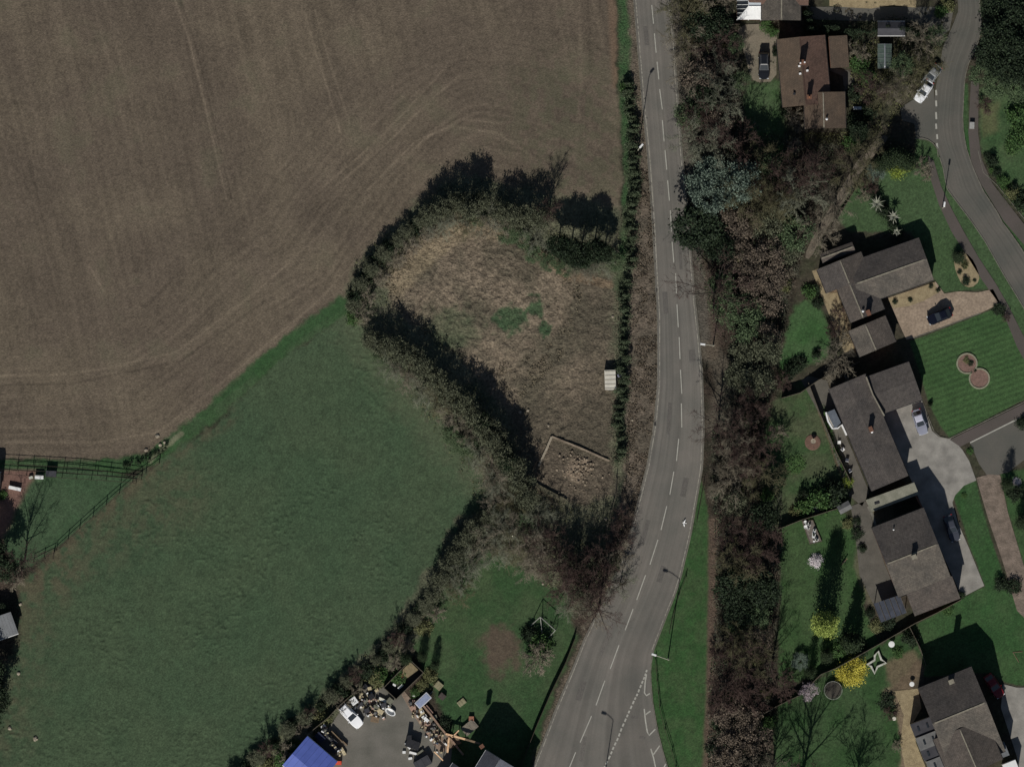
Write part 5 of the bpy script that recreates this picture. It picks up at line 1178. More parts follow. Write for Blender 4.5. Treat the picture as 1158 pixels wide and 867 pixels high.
# kind: (object name, maker(v), base radius, base height, bark, crown material, variants)
K = {
 'tan': ('bare_tree', lambda v: gen_bare(10+v, 8, 2.6, 10, 1.0), 2.6, 8, BARK, T_TAN, 4),
 'grey': ('bare_tree', lambda v: gen_bare(20+v, 8, 2.6, 10, 1.0), 2.6, 8, BARK, T_GRY, 3),
 'purple': ('bare_tree', lambda v: gen_bare(30+v, 8, 2.6, 11, 1.15), 2.6, 8, BARKD, T_PUR, 4),
 'olive': ('bare_tree', lambda v: gen_bare(40+v, 8, 2.6, 10, 1.1), 2.6, 8, BARK, T_OLI, 3),
 'sparse': ('bare_tree', lambda v: gen_bare(50+v, 9, 3.4, 9, .7, .3), 3.4, 9, BARKD, T_PUR, 2),
 'brown': ('brown_leaved_tree', lambda v: gen_leafy(60+v, 2.4, 7, 'round', 2700, .23, 40), 2.4, 7, BARK, L_BR, 4),
 'dbrown': ('dense_twiggy_tree', lambda v: gen_leafy(65+v, 2.4, 7, 'egg', 4000, .26, 75), 2.4, 7, BARKD, leafm('dark_twig_mass', c(58,60,46), c(98,102,80)), 4),
 'ivy': ('ivy_clad_tree', lambda v: gen_leafy(70+v, 2.4, 7.5, 'round', 2900, .24, 44), 2.4, 7.5, BARKD, L_IVY, 3),
 'dark': ('evergreen_tree', lambda v: gen_leafy(80+v, 2.4, 7.5, 'round', 4200, .28, 110), 2.4, 7.5, BARKD, L_DK, 3),
 'cedar': ('cedar_tree', lambda v: gen_leafy(90+v, 3.2, 8, 'round', 4600, .28, 46), 3.2, 8, BARKD, L_CED, 2),
 'conifer': ('conifer', lambda v: gen_leafy(100+v, 1.6, 7, 'column', 3600, .24, 120), 1.6, 7, BARKD, L_CON, 3),
 'cone': ('conifer', lambda v: gen_leafy(110+v, 1.6, 8, 'cone', 6500, .24, 200), 1.6, 8, BARKD, L_CON, 2),
 'goldcon': ('golden_conifer', lambda v: gen_leafy(120+v, 2.0, 11.5, 'column', 12000, .26, 260), 2.0, 11.5, BARKD, L_GOLD, 1),
 'gshrub': ('evergreen_shrub', lambda v: gen_leafy(130+v, 1.1, 1.6, 'dome', 1300, .19, 45), 1.1, 1.6, BARKD, L_MID, 3),
 'dshrub': ('dark_shrub', lambda v: gen_leafy(140+v, 1.1, 1.8, 'dome', 1300, .19, 45), 1.1, 1.8, BARKD, L_DK, 3),
 'oshrub': ('olive_shrub', lambda v: gen_leafy(145+v, 1.1, 1.6, 'dome', 1000, .2, 40), 1.1, 1.6, BARKD, L_OLV, 2),
 'bshrub': ('bare_shrub', lambda v: gen_bare(150+v, 2.6, 1.5, 12, .9, .05), 1.5, 2.6, BARK, T_TAN, 3),
 'pshrub': ('bare_shrub', lambda v: gen_bare(155+v, 2.6, 1.5, 12, .9, .05), 1.5, 2.6, BARKD, T_PUR, 3),
 'lime': ('lime_green_shrub', lambda v: gen_leafy(160+v, 1.7, 1.7, 'dome', 2600, .17, 60), 1.7, 1.7, BARK, L_YG, 1),
 'yellow': ('yellow_shrub', lambda v: gen_leafy(165+v, 2.3, 2.4, 'dome', 5200, .17, 80), 2.3, 2.4, BARK, L_YE, 1),
 'white': ('white_blossom_shrub', lambda v: gen_leafy(170+v, 1.2, 1.5, 'dome', 2200, .15, 26), 1.2, 1.5, BARK, L_WH, 1),
 'pink': ('blossom_tree', lambda v: gen_leafy(175+v, 1.9, 3.0, 'round', 2600, .14, 34), 1.9, 3.0, BARK, L_PK, 1),
}
CNT = {}
def plant(kind, x, y, r, h, label, group=None, cat=None, seed=None):
    name, maker, r0, h0, bark, crown, nv = K[kind]; CNT[kind] = CNT.get(kind, 0)+1; v = (CNT[kind]*7+3) % nv
    t, m = proto(kind, maker, v, bark, crown)
    o = empty(name, P(x, y, 0), random.Random(int(x*7+y*13)).uniform(0, 6.28)); o.scale = (r/r0, r/r0, h/h0)
    for nm, me in (('trunk', t), ('crown', m)):
        ch = bpy.data.objects.new(nm, me); C.objects.link(ch); ch.parent = o
    shrub = 'shrub' in name
    tag(o, label, cat or ('shrub' if shrub else 'tree'), group); return o
LOOK = {'dbrown': 'dense dark-brown tree', 'tan': 'bare tan-twigged tree', 'grey': 'bare grey-twigged tree', 'purple': 'bare purple-twigged tree', 'olive': 'bare olive-twigged tree', 'brown': 'brown-leaved tree', 'ivy': 'ivy-clad green tree',
        'dark': 'dark evergreen tree', 'cedar': 'blue-grey cedar', 'bshrub': 'bare tan shrub', 'pshrub': 'bare purple-brown shrub', 'gshrub': 'mid-green shrub', 'dshrub': 'dark green shrub', 'oshrub': 'olive shrub', 'conifer': 'dark column conifer', 'sparse': 'bare wide-spread tree'}

# the wood between the main road and the gardens, row by row
rg = random.Random(11); rows = {}
y = -62
while y < 935:
    xl, xr = float(iy(WL, y)), float(iy(WR, y)); nrow = max(2, round((xr-xl)/31)); 
    for k in range(nrow):
        x = xl+10+(xr-xl-20)*(k+.5)/nrow+rg.uniform(-6, 6); yy = y+rg.uniform(-8, 8)
        if 795 < x < 826 and 388 < yy < 455: continue
        if 834 < x < 895 and 78 < yy < 178: continue
        if 893 < x < 972 and yy < 184: continue
        if yy < 30: kd = rg.choice(['olive','tan','dark'])
        elif yy < 62: kd = rg.choice(['dark','purple','purple']) if x > 790 else rg.choice(['olive', 'tan'])
        elif yy < 178: kd = rg.choice(['grey','purple','dark','ivy','brown'])
        elif yy < 232 and x < 846: kd = 'cedar' if rg.random() < .75 else 'olive'
        elif yy < 292 and x < 816: kd = 'dark'
        elif yy < 200: kd = rg.choice(['olive','purple','purple','ivy'])
        elif 150 < yy < 240 and x > 840: kd = rg.choice(['olive','purple','brown','grey'])
        elif yy < 335: kd = rg.choice(['brown','brown','brown','ivy','dbrown'])
        elif yy < 388: kd = rg.choice(['ivy','ivy','brown'])
        elif yy < 470: kd = rg.choice(['brown','dbrown','tan','dbrown','ivy','purple'])
        elif yy < 545: kd = rg.choice(['tan','tan','brown','purple','olive'])
        elif yy < 600: kd = rg.choice(['purple','dbrown','dark','ivy'])
        elif yy < 665: kd = rg.choice(['purple','brown','tan','olive'])
        elif yy < 700: kd = rg.choice(['ivy','dark','ivy'])
        elif yy < 760: kd = rg.choice(['purple','brown','olive','purple'])
        elif yy < 800: kd = rg.choice(['ivy','ivy','purple'])
        else: kd = rg.choice(['tan','brown','brown','ivy'])
        rows.setdefault((kd), []).append((k, nrow, x, yy))
    y += 29
allw = {}
for kd, lst in rows.items():
    lanes = {}
    for k, nrow, x, yy in lst:
        f = (k+.5)/nrow; ln = "on the roadside wood's road edge" if f < .34 else "on the roadside wood's garden edge" if f > .66 else 'in the middle of the roadside wood'
        lanes.setdefault(ln, []).append((yy, x))
    for ln, l in lanes.items():
        l.sort()
        for i, (yy, x) in enumerate(l):
            h = {'dark': 7.5, 'cedar': 8, 'ivy': 7, 'brown': 6.8}.get(kd, 7.6)*rg.uniform(.8, 1.12); r = {'cedar': 3.1, 'dark': 2.7, 'brown': 2.8, 'ivy': 2.7}.get(kd, 2.6)*rg.uniform(.85, 1.2)
            if yy < 60 and x < 790: h = 5
            if 250 < yy < 450: h *= .85
            plant(kd, x, yy, r, h, '%s, %s from the top %s' % (LOOK[kd], ORD[i], ln), 'trees of the roadside wood')
# understorey shrubs in the wood
sh = {}
for k in range(120):
    yy = rg.uniform(-40, 900); x = rg.uniform(float(iy(WL, yy))+3, float(iy(WR, yy))-3)
    if 795 < x < 826 and 388 < yy < 455 or 840 < x < 895 and 85 < yy < 168: continue
    sh.setdefault(rg.choice(['gshrub','dshrub','bshrub','oshrub','bshrub','pshrub']), []).append((yy, x))
for kd, l in sh.items():
    l.sort()
    for i, (yy, x) in enumerate(l):
        plant(kd, x, yy, rg.uniform(.9, 1.5), rg.uniform(1.4, 2.6), '%s under the roadside wood, %s counting from the top' % (LOOK[kd], ORD[min(i, 39)]), 'shrubs under the roadside wood')
# hedgerows round the meadow: bases given as photo points
def hedgerow(where, items, group):
    seen = {}
    for kd, x, y, r, h in items: seen.setdefault(kd, []).append((x, y, r, h))
    for kd, l in seen.items():
        for i, (x, y, r, h) in enumerate(l):
            lb = '%s %s' % (LOOK[kd], where) if len(l) == 1 else '%s %s, %s such %s' % (LOOK[kd], where[0], ORD[i], where[1]) if isinstance(where, tuple) else ''
            if len(l) == 1 and isinstance(where, tuple): lb = 'only %s %s' % (LOOK[kd], where[0])
            plant(kd, x, y, r, h, lb, group)
hedgerow(('above the dry meadow', 'from the left'), [('dbrown',488,243,1.9,4.6),('dbrown',502,236,2.0,5.6),('dbrown',517,230,1.9,5.4),('dbrown',531,236,2.2,7.2),('dbrown',543,228,1.9,5.6),('dbrown',570,242,2.0,5.4),('dbrown',583,246,2.0,5.6),('dbrown',598,246,2.0,5.4),('dbrown',612,248,1.8,5.4),('purple',621,238,1.6,5.8),
 ('grey',497,254,2.0,3.0),('grey',512,248,2.0,3.0),('olive',528,252,2.0,3.0),('grey',548,248,2.0,3.2),('ivy',541,246,1.7,2.6),('tan',560,258,2.0,3.0),('ivy',574,266,1.8,2.2),('ivy',590,270,1.8,2.2),('grey',606,268,2.0,2.8),('dark',631,278,2.1,5.6),('dark',645,284,2.3,6.6),('dark',656,292,2.2,6.6),('dark',671,284,2.2,7.0),('dark',683,286,1.7,4.6),('tan',656,303,1.9,3.2),('grey',676,302,1.8,3.0),('ivy',603,288,1.6,2.0),('ivy',620,297,1.6,2.0),('ivy',638,304,1.6,2.0),('ivy',696,297,1.6,2.4)], 'trees above the dry meadow')
hedgerow(('in the curved hedge above the pasture tip', 'from the left'), [('dbrown',400,346,1.4,2.4),('dshrub',403,334,1.5,2.6),('dbrown',407,322,1.5,2.8),('dshrub',414,314,1.4,2.6),('dbrown',420,304,1.5,3.0),('dshrub',427,295,1.5,2.8),('dbrown',434,287,1.5,3.2),('dshrub',441,280,1.4,2.8),('dbrown',449,272,1.4,2.6),('dbrown',460,263,1.4,2.8),('dshrub',470,256,1.4,2.6),('dbrown',478,250,1.5,3.4),('bshrub',416,336,1.6,1.6),('bshrub',430,313,1.6,1.6),('bshrub',447,293,1.6,1.6),('bshrub',465,278,1.6,1.6),('bshrub',484,263,1.6,1.6),('gshrub',400,360,1.3,1.3),('bshrub',410,356,1.5,1.6)], 'shrubs of the curved hedge')
hedgerow(('in the hedge left of the dry meadow', 'from the top'), [('dbrown',420,384,1.7,3.4),('dbrown',433,392,2.0,4.8),('dbrown',447,396,2.2,6.0),('dbrown',462,404,2.2,5.8),('dbrown',478,416,2.2,5.8),('dbrown',492,430,2.2,5.6),('dbrown',507,444,2.2,5.8),('dbrown',522,458,2.2,5.8),('dbrown',536,470,2.3,6.4),('dbrown',549,482,2.3,7.0),('dbrown',560,496,2.3,6.8),('dbrown',571,512,2.3,6.6),('dbrown',581,528,2.3,6.6),('dbrown',590,545,2.2,6.6),('dbrown',596,563,2.0,6.0),('dark',545,476,1.7,6.2),('dark',575,522,1.8,6.4),
 ('grey',444,412,2.0,3.2),('ivy',430,402,1.5,2.2),('tan',462,424,2.1,3.2),('ivy',452,416,1.4,2.0),('grey',480,438,2.1,3.2),('olive',497,452,2.0,3.2),('tan',512,468,2.1,3.4),('ivy',510,492,1.7,2.4),('ivy',522,504,1.8,2.6),('ivy',534,506,1.6,2.2),('tan',530,488,2.0,3.2),('grey',545,512,2.1,3.4),('tan',556,530,2.2,3.4),('grey',568,546,2.2,3.4),('tan',560,560,2.0,3.0),('olive',580,568,2.0,3.2)], 'trees left of the dry meadow')
hedgerow(('in the thicket above the cottage lawn', 'from the left'), [('dbrown',490,672,1.6,3.6),('dbrown',499,655,1.7,4.2),('dbrown',507,640,1.8,4.4),('dbrown',516,626,1.8,4.2),('dbrown',525,612,1.8,4.0),('dbrown',536,598,1.8,4.2),('dbrown',548,588,1.7,3.6),('dbrown',560,580,1.6,3.0),
 ('tan',548,612,2.2,3.6),('grey',565,600,2.3,3.8),('tan',582,602,2.3,3.8),('ivy',592,592,1.9,3.2),('olive',578,618,2.3,3.8),('tan',598,618,2.4,4.0),('grey',560,624,2.1,3.4),('tan',612,634,2.3,4.0),('tan',600,638,2.2,3.4),('grey',533,636,1.9,3.0),('grey',524,650,1.9,3.0),('olive',520,668,1.9,2.6),('grey',508,662,1.7,2.8),('dark',519,636,1.3,3.0),('dark',510,648,1.2,3.0),('grey',610,585,2.0,3.2),('purple',608,606,2.0,3.6)], 'trees above the cottage lawn')
hedgerow(('in the dark roadside thicket', 'from the left'), [('purple',626,616,2.2,4.0),('purple',630,645,2.5,5.8),('purple',641,664,2.5,6.2),('dbrown',640,632,1.9,4.4),('purple',652,644,2.4,6.0),('dbrown',655,668,1.9,5.4),('purple',666,662,2.7,7.4),('tan',668,690,2.4,5.2),('dbrown',668,640,1.9,5.4),('purple',676,632,2.2,5.4),('sparse',677,690,3.2,9.0),('purple',686,655,2.4,6.2),('dbrown',690,636,1.7,4.6),('purple',699,606,1.9,4.4),('tan',700,626,2.0,4.4),('grey',701,660,1.8,4.6),('purple',706,586,1.5,3.4),('grey',648,682,2.2,3.6)], 'trees of the dark thicket by the main road')
it = []
for i, (x, y) in enumerate([(484,683),(476,692),(468,702),(458,711),(450,720),(441,730),(432,738),(423,747),(414,756),(404,764),(394,773),(384,781),(374,789),(364,796),(353,803),(343,811),(333,819),(322,828),(312,838),(301,847),(290,856),(279,866),(268,876)]):
    rj = random.Random(i*3+1); x += rj.uniform(-3, 3); y += rj.uniform(-3, 3)
    it.append((['dbrown','dshrub','dbrown','dshrub','pshrub'][i % 5], x, y, rj.uniform(.9, 1.7), rj.uniform(1.5, 2.9))); 
    if i % 2 == 0: it.append((['bshrub','oshrub','bshrub'][(i//2) % 3], x+13, y+9, rj.uniform(1.1, 1.8), 1.4))
it += [('gshrub',450,765,1.5,1.4),('gshrub',430,764,1.4,1.3),('gshrub',395,786,1.1,1.2),('gshrub',334,846,1.5,1.4),('gshrub',318,858,1.6,1.6)]
hedgerow(('in the pasture hedge by the yard', 'from the top'), it, 'shrubs of the pasture hedge')
for kd, x, y, r, h, lb in [
 ('conifer',459,745,.9,4.6,'dark slim conifer at the upper left of the timber pen'),('conifer',478,742,.8,3.4,'small dark conifer above the timber pen corner'),('conifer',492,752,.7,3.6,'slim dark conifer right of the timber pen'),('oshrub',486,764,1.3,1.2,'olive shrub between the pen and the square pallet'),
 ('oshrub',478,776,1.2,1.0,'olive shrub between the pen and the trailer'),('gshrub',470,783,1.0,.9,'green shrub beside the small white pot'),('dshrub',503,820,1.3,1.1,'brownish dark shrub between the sack and the beams'),
 ('bshrub',607,745,2.6,2.8,'bare spreading shrub on the right of the cottage lawn'),('gshrub',612,728,1.9,2.4,'dark green shrub under the swing frame'),('dshrub',598,716,1.4,1.8,'dark shrub left of the swing frame'),
 ('sparse',28,634,2.9,7.8,'leafless tree at the paddock corner with a long branching shadow'),('dark',4,640,2.8,6.6,'dark evergreen at the left edge above the grey shed'),('dark',-8,622,2.6,6.4,'evergreen cut by the left edge above the grey shed'),
 ('bshrub',16,652,2.0,1.8,'bare shrub right of the evergreen at the left edge'),('dark',-6,790,3.0,8.0,'dark evergreen cut by the left edge below the grey shed'),('dark',-10,760,2.8,7.0,'another evergreen cut by the left edge, higher up below the shed'),('dark',-14,815,3.0,7.5,'lowest evergreen cut by the left edge'),('dark',2,692,1.6,2.4,'low dark bush above the grey shed roof'),
 ('gshrub',4,560,.8,.8,'small shrub on the pink gravel edge at the far left'),
 ('purple',866,205,2.6,6.6,'bare dark tree at the lower tip of the narrow back lawn'),('olive',872,190,2.8,5.8,'olive-twigged tree with fanned branches below the narrow back lawn'),('olive',858,178,2.2,4.8,'olive-twigged tree left of the lawn tip'),
 ('ivy',838,92,1.8,3.0,'green shrubby tree beside the gravel drive and black car'),('ivy',832,50,1.7,2.6,'pale green tree on the left edge of the gravel drive top'),
 ('gshrub',874,36,1.0,1.3,'dark round shrub at the top right of the gravel drive'),('gshrub',867,30,1.2,.7,'low green shrub under the conservatory house'),('dshrub',877,55,.55,1.0,'small shrub against the long brown house, upper'),('dshrub',877,61,.55,1.0,'small shrub against the long brown house, lower'),
 ('bshrub',897,130,1.6,1.6,'bare shrub at the lower left corner of the long brown house'),('dshrub',888,126,1.0,1.2,'small dark shrub left of the house wing'),('bshrub',902,140,1.4,1.5,'bare shrub at the foot of the house wing'),
 ('gshrub',972,72,1.7,1.6,'green shrub right of the lean-to roof'),('gshrub',980,85,1.5,1.8,'green shrub in the overgrown garden centre'),('ivy',1020,75,2.2,4.2,'ivy-green tree right of the greenhouse'),('olive',1030,92,2.3,4.6,'olive-twigged tree left of the white car'),
 ('tan',1012,100,2.2,4.2,'tan-twigged tree below the greenhouse'),('olive',1050,70,2.2,4.4,'olive-twigged tree over the silver car'),('tan',1042,45,2.4,4.6,'tan-twigged tree under the shaded drive'),('ivy',1058,40,1.8,3.2,'ivy-green tree beside the street top'),
 ('olive',1000,112,2.0,3.8,'olive-twigged tree left of the junction mouth'),('purple',985,100,2.0,3.8,'purple-twigged tree in the overgrown garden'),('dshrub',966,105,1.5,1.8,'dark shrub right of the brown house patio'),('dshrub',970,138,1.8,2.4,'dark shrub right of the house wing'),
 ('dshrub',982,128,1.6,2.4,'dark shrub near the white bench'),('gshrub',963,162,1.5,2.0,'green shrub beside the top of the footpath'),('dark',972,150,1.7,3.6,'evergreen between house wing and footpath'),('bshrub',962,55,1.4,1.5,'bare shrub right of the lean-to'),('bshrub',975,60,1.4,1.8,'bare shrub left of the greenhouse'),('dshrub',963,60,.6,.9,'small round dark bush touching the lean-to'),
 ('gshrub',1065,14,1.2,1.6,'lime tinted shrub above the end of the shaded drive'),('oshrub',1072,6,1.3,1.6,'olive shrub at the top of the street'),
 ('conifer',1004,182,1.5,5.4,'dark conifer of the block above the lime shrub, leftmost'),('conifer',1012,178,1.6,5.8,'dark conifer of the block above the lime shrub, second from the left'),('conifer',1021,180,1.6,5.4,'dark conifer of the block above the lime shrub, third from the left'),('conifer',1027,185,1.3,5.6,'dark conifer of the block above the lime shrub, rightmost'),
 ('conifer',996,186,1.2,3.6,'lower dark conifer left of the conifer block'),('lime',1015,189,1.9,1.5,'bright lime shrub at the foot of the dark conifer block'),('lime',1027,186,1.2,1.0,'smaller lime shrub joined to the bright one'),('bshrub',1042,190,1.6,1.5,'bare shrub right of the lime shrub'),('bshrub',1048,200,.9,.8,'tiny pale shrub by the footway'),
 ('cedar',990,197,1.6,1.4,'blue-grey low shrub left of the lime shrub'),('pshrub',985,208,1.6,1.6,'reddish bare shrub above the star leaved plants'),('bshrub',976,222,1.3,1.2,'bare shrub left of the star leaved plants'),('dshrub',998,238,1.2,1.4,'dark shrub between the two star leaved plants'),
 ('dark',1128,40,3.2,7.5,'large dark evergreen right of the street top, left one'),('dark',1148,55,3.2,8.0,'large dark evergreen at the right edge near the top'),('dark',1138,78,3.0,7.0,'large dark evergreen above the green spreading one'),('dark',1120,62,2.8,6.0,'dark evergreen overhanging the street'),('dark',1165,85,3.2,7.0,'evergreen cut by the right edge near the top'),
 ('dark',1150,15,3.2,7.0,'evergreen in the top right corner'),('dark',1125,8,2.8,6.0,'evergreen at the top edge right of the street'),('ivy',1108,84,2.2,3.6,'green spreading tree at the street edge below the evergreens'),('ivy',1126,96,2.6,3.6,'green spreading tree below the dark evergreens, middle'),('ivy',1146,100,2.6,3.8,'green spreading tree below the dark evergreens, right'),
 ('pshrub',1114,119,1.5,1.4,'round brown shrub on the pale grass by the footway'),('gshrub',1150,130,1.9,2.2,'green shrub at the right edge, topmost of three'),('gshrub',1152,150,1.9,2.0,'green shrub at the right edge, middle of three'),('gshrub',1148,165,1.7,1.6,'green shrub at the right edge, lowest of three'),
 ('dshrub',1122,182,1.1,1.5,'round dark shrub on the lawn right of the street'),('dshrub',1116,176,.6,.7,'tiny shrub left of the round dark one'),('dshrub',1128,196,.8,.9,'dark shrub in the flower strip right of the footway, upper'),('gshrub',1136,205,1.0,.9,'green shrub in the flower strip right of the footway'),('dshrub',1146,212,.9,1.0,'dark shrub in the flower strip right of the footway, lower'),('dshrub',1158,228,1.8,2.6,'dark shrub on the right edge at the end of the flower strip'),('oshrub',1144,219,1.3,1.3,'olive shrub near the end of the flower strip'),
 ('conifer',1084,291,1.0,1.6,'small dark conifer at the top of the sandy bed'),('oshrub',1091,299,.7,.7,'round shrub in the middle of the sandy bed'),('dshrub',1085,307,.45,.5,'tiny dark shrub on the left of the sandy bed'),('dshrub',1092,318,.8,.8,'olive-dark round shrub low in the sandy bed'),('dshrub',1102,317,.35,.4,'tiny dark shrub on the right of the sandy bed'),('dshrub',1091,301,.5,.5,'small dark shrub touching the round one in the sandy bed'),
 ('dshrub',1012,341,.5,.6,'dark round shrub in the sand bed by the bungalow wall'),('dshrub',1029,339,.45,.6,'second dark shrub along the sand bed by the bungalow wall'),('dshrub',1053,324,.45,.5,'third dark shrub along the sand bed by the bungalow wall'),('dshrub',1061,328,.45,.5,'dark shrub at the right end of the sand bed'),
 ('dshrub',1130,349,1.1,1.0,'dark shrub at the street end of the block drive'),('pshrub',1138,359,.8,.8,'small bare shrub by the footway below the block drive'),('oshrub',1093,407,.7,.45,'brownish plant in the upper circle of the figure-of-eight bed'),('dshrub',1098,411,.55,.5,'dark plant in the upper circle of the figure-of-eight bed'),('dshrub',1103,419,.3,.35,'tiny plant at the waist of the figure-of-eight bed'),
 ('dshrub',922,327,1.0,1.2,'dark shrub on the sandy path behind the bungalow, upper'),('dshrub',925,342,1.0,1.2,'dark shrub on the sandy path behind the bungalow, lower'),('gshrub',915,330,1.3,1.4,'green shrub left of the sandy path'),('pshrub',942,372,1.4,1.6,'bare shrub on the brown strip behind the bungalow'),('bshrub',952,382,1.3,1.4,'bare shrub beside the garage end of the sandy strip'),('pshrub',948,352,1.1,1.0,'small bare shrub on the sandy patio'),
 ('tan',945,408,2.5,3.4,'tan-twigged small tree between the two bungalows'),('dshrub',923,401,.8,1.2,'round dark shrub on the lawn near the panel fence'),('dshrub',903,412,1.4,1.6,'dark shrub row left of the panel fence, upper'),('dshrub',892,420,1.3,1.6,'dark shrub row left of the panel fence, lower'),('pshrub',884,432,1.7,1.6,'bare shrub at the head of the long bungalow lawn'),('bshrub',880,490,1.6,1.8,'white-grey bare shrub on the left of the long bungalow lawn'),
 ('gshrub',898,524,1.75,.5,'low round dark-green patch of plants on the long bungalow lawn'),('gshrub',928,565,2.3,3.4,'round green bush above the gravel bed, large'),('dshrub',943,558,2.6,3.2,'dark bush behind the large round green bush'),('gshrub',910,574,1.7,2.2,'round green bush left of the large one'),('dshrub',909,560,1.0,2.6,'dark narrow bush above the left round bush'),('oshrub',900,578,1.1,1.6,'olive bush at the left end of the round bushes'),('gshrub',948,570,1.4,1.4,'green bush right of the large round one'),
 ('lime',958,545,1.1,.8,'small lime plant by the patio below the long bungalow'),('dshrub',968,603,1.1,1.0,'dark shrub on the lawn border beside the side patio'),('dshrub',975,620,.8,.9,'small dark shrub lower on the side patio border'),('oshrub',958,592,1.0,.9,'olive pot shrub below the tiny shed'),
 ('white',923,633,1.25,1.2,'round white blossoming shrub below the gravel bed'),('goldcon',932,706,1.85,11.4,'tall golden-green conifer casting the long dark shadow'),('cone',962,727,1.9,7.6,'dark pointed conifer right of the golden one'),('dshrub',970,733,1.6,1.8,'dark bush at the foot of the pointed conifer'),
 ('yellow',961.5,758,2.55,1.8,'bright yellow flowering shrub beside the trampoline'),('pink',914.5,782,1.75,2.4,'pale pinkish blossom tree left of the trampoline'),('conifer',916,760,.9,4.6,'slim dark conifer above the blossom tree'),('conifer',934,742,1.1,2.6,'small dark conifer above the trampoline'),('pshrub',886,778,2.2,2.4,'reddish bare shrub by the long diagonal fence'),
 ('cedar',905,748,1.5,1.6,'grey green shrub left of the small conifer'),('gshrub',948,736,1.6,1.4,'green shrub between golden conifer and yellow shrub'),('sparse',902,905,5.4,13.5,'big bare tree at the bottom edge casting a branching shadow on the lawn'),('tan',872,880,3.0,7,'bare tree at the bottom edge by the wood'),('sparse',872,760,2.8,8,'thin bare tree at the garden edge of the wood with a long trunk shadow'),
 ('tan',965,900,3.0,7.0,'bare tree below the bottom edge near the stone terrace'),('dshrub',1002,792,1.5,1.1,'dark shrub in the bed left of the stone terrace'),('pshrub',1007,806,1.2,1.0,'reddish shrub in the bed left of the terrace'),('bshrub',1014,842,1.0,.9,'bare shrub on the stone strip at the bottom'),
 ('gshrub',1015,738,1.0,.8,'green shrub near the round white table'),('dshrub',1030,722,1.5,1.9,'dark shrub at the fence below the pergola'),('dshrub',1004,704,1.5,1.5,'dark climber below the pergola'),('dshrub',985,693,.9,1.2,'dark pot shrub left of the pergola'),('oshrub',992,707,1.3,.9,'olive shrub below left of the pergola'),
 ('dshrub',1131,660,1.2,1.5,'left of two dark shrubs on the front lawn by the muddy track'),('dshrub',1146,662,1.4,1.7,'right of two dark shrubs on the front lawn by the muddy track'),('conifer',1087,673,.6,1.0,'small dark conifer at the corner of the two-storey house'),('gshrub',1072,688,1.1,.9,'green shrub at the foot of the two-storey house'),
 ('conifer',1138,548,1.0,4.4,'slim dark conifer at the end of the side road'),('dshrub',1148,556,1.5,2.2,'dark shrub right of the slim conifer by the muddy track'),('white',1150,545,.8,.6,'small white flowered bush by the muddy track'),('conifer',1156,590,1.2,4.0,'dark conifer on the right edge beside the muddy track'),('gshrub',1097,510,.7,.5,'plant among the rubble kerb at the drive mouth'),
 ('dshrub',1156,478,1.2,1.2,'dark shrub at the right edge of the striped lawn'),('dshrub',1052,457,.4,1.2,'tiny dark bush on the drive corner of the striped lawn'),('gshrub',1090,560,.5,.4,'tiny pale bush on the narrow track lawn'),
 ('gshrub',709,100,1.2,1.6,'green shrub at the upper end of the roadside hedge')]:
    plant(kd, x, y, r, h, lb)
for kd, x, y, r, h, lb in [('dark',786,257,4.1,7.5,'big round dark evergreen bulging over the main road'),('cedar',800,203,3.6,7.5,'large blue-grey cedar at the road edge above the bulging evergreen'),('cedar',826,212,3.4,7.5,'large blue-grey cedar right of the other large cedar'),
 ('sparse',806,330,5.2,8.5,'bare tree whose long branches reach over the road below the bulging evergreen'),('sparse',812,482,3.6,7.5,'bare tree leaning to the road beside the bare patch'),('olive',776,20,3.2,6,'olive-twigged tree overhanging the right road edge, topmost'),('tan',776,48,3.0,5.6,'tan-twigged tree overhanging the right road edge near the top'),
 ('olive',778,-10,3.2,6,'olive-twigged tree overhanging the road at the top edge'),('tan',779,82,2.8,6,'tan-twigged tree overhanging the right road edge beside the white lamp'),('ivy',778,130,2.8,6,'ivy-green tree overhanging the right road edge'),('grey',782,158,2.8,6,'grey-twigged tree overhanging the right road edge above the cedars'),
 ('olive',866,230,3.2,6.2,'olive-twigged tree in the wide part of the wood left of the footpath'),('tan',944,232,2.4,5.2,'tan-twigged tree leaning over the middle of the footpath'),('olive',962,196,2.6,5.0,'olive-twigged tree over the upper part of the footpath'),('tan',926,262,2.6,4.8,'tan-twigged tree over the lower part of the footpath'),('olive',980,172,2.2,4.2,'olive-twigged tree over the top of the footpath'),('dshrub',968,590,.8,.8,'small dark shrub below the tiny shed')]: plant(kd, x, y, r, h, lb)

# spiky plants with star shaped pale crowns
def star(label, x, y, r_, h, n=9):
    o = empty('spiky_plant', P(x, y), 0); tag(o, label, 'plant', 'star leaved plants'); m = MB(); m.tube((0,0,-.1),(0,0,h),.09,.06,8); m.build('stem', BARK, o)
    vs_ = []; rgx = random.Random(int(x))
    for k in range(n*2):
        az = k*math.pi/n+rgx.uniform(-.15,.15); L = r_*(rgx.uniform(.85,1.1) if k % 2 else rgx.uniform(.45,.7)); d = Vector((math.cos(az), math.sin(az), 0)); s = Vector((-d.y, d.x, 0))*.075; prev = Vector((0,0,h))
        for j in range(3):
            t = (j+1)/3; q = d*L*t+Vector((0,0,h+.35*math.sin(t*2.6))); w0, w1 = (1,1.15,.8)[j], (1.15,.8,.05)[j]; vs_.append([prev-s*w0, prev+s*w0, q+s*w1, q-s*w1]); prev = q
    me = mesh_from(np.array([[tuple(v) for v in f] for f in vs_]), None, 'fronds'); me.materials.append(mat('silver_leaves', c(150,150,136), c(108,112,94), island=True, fine=0))
    ch = bpy.data.objects.new('crown', me); C.objects.link(ch); ch.parent = o
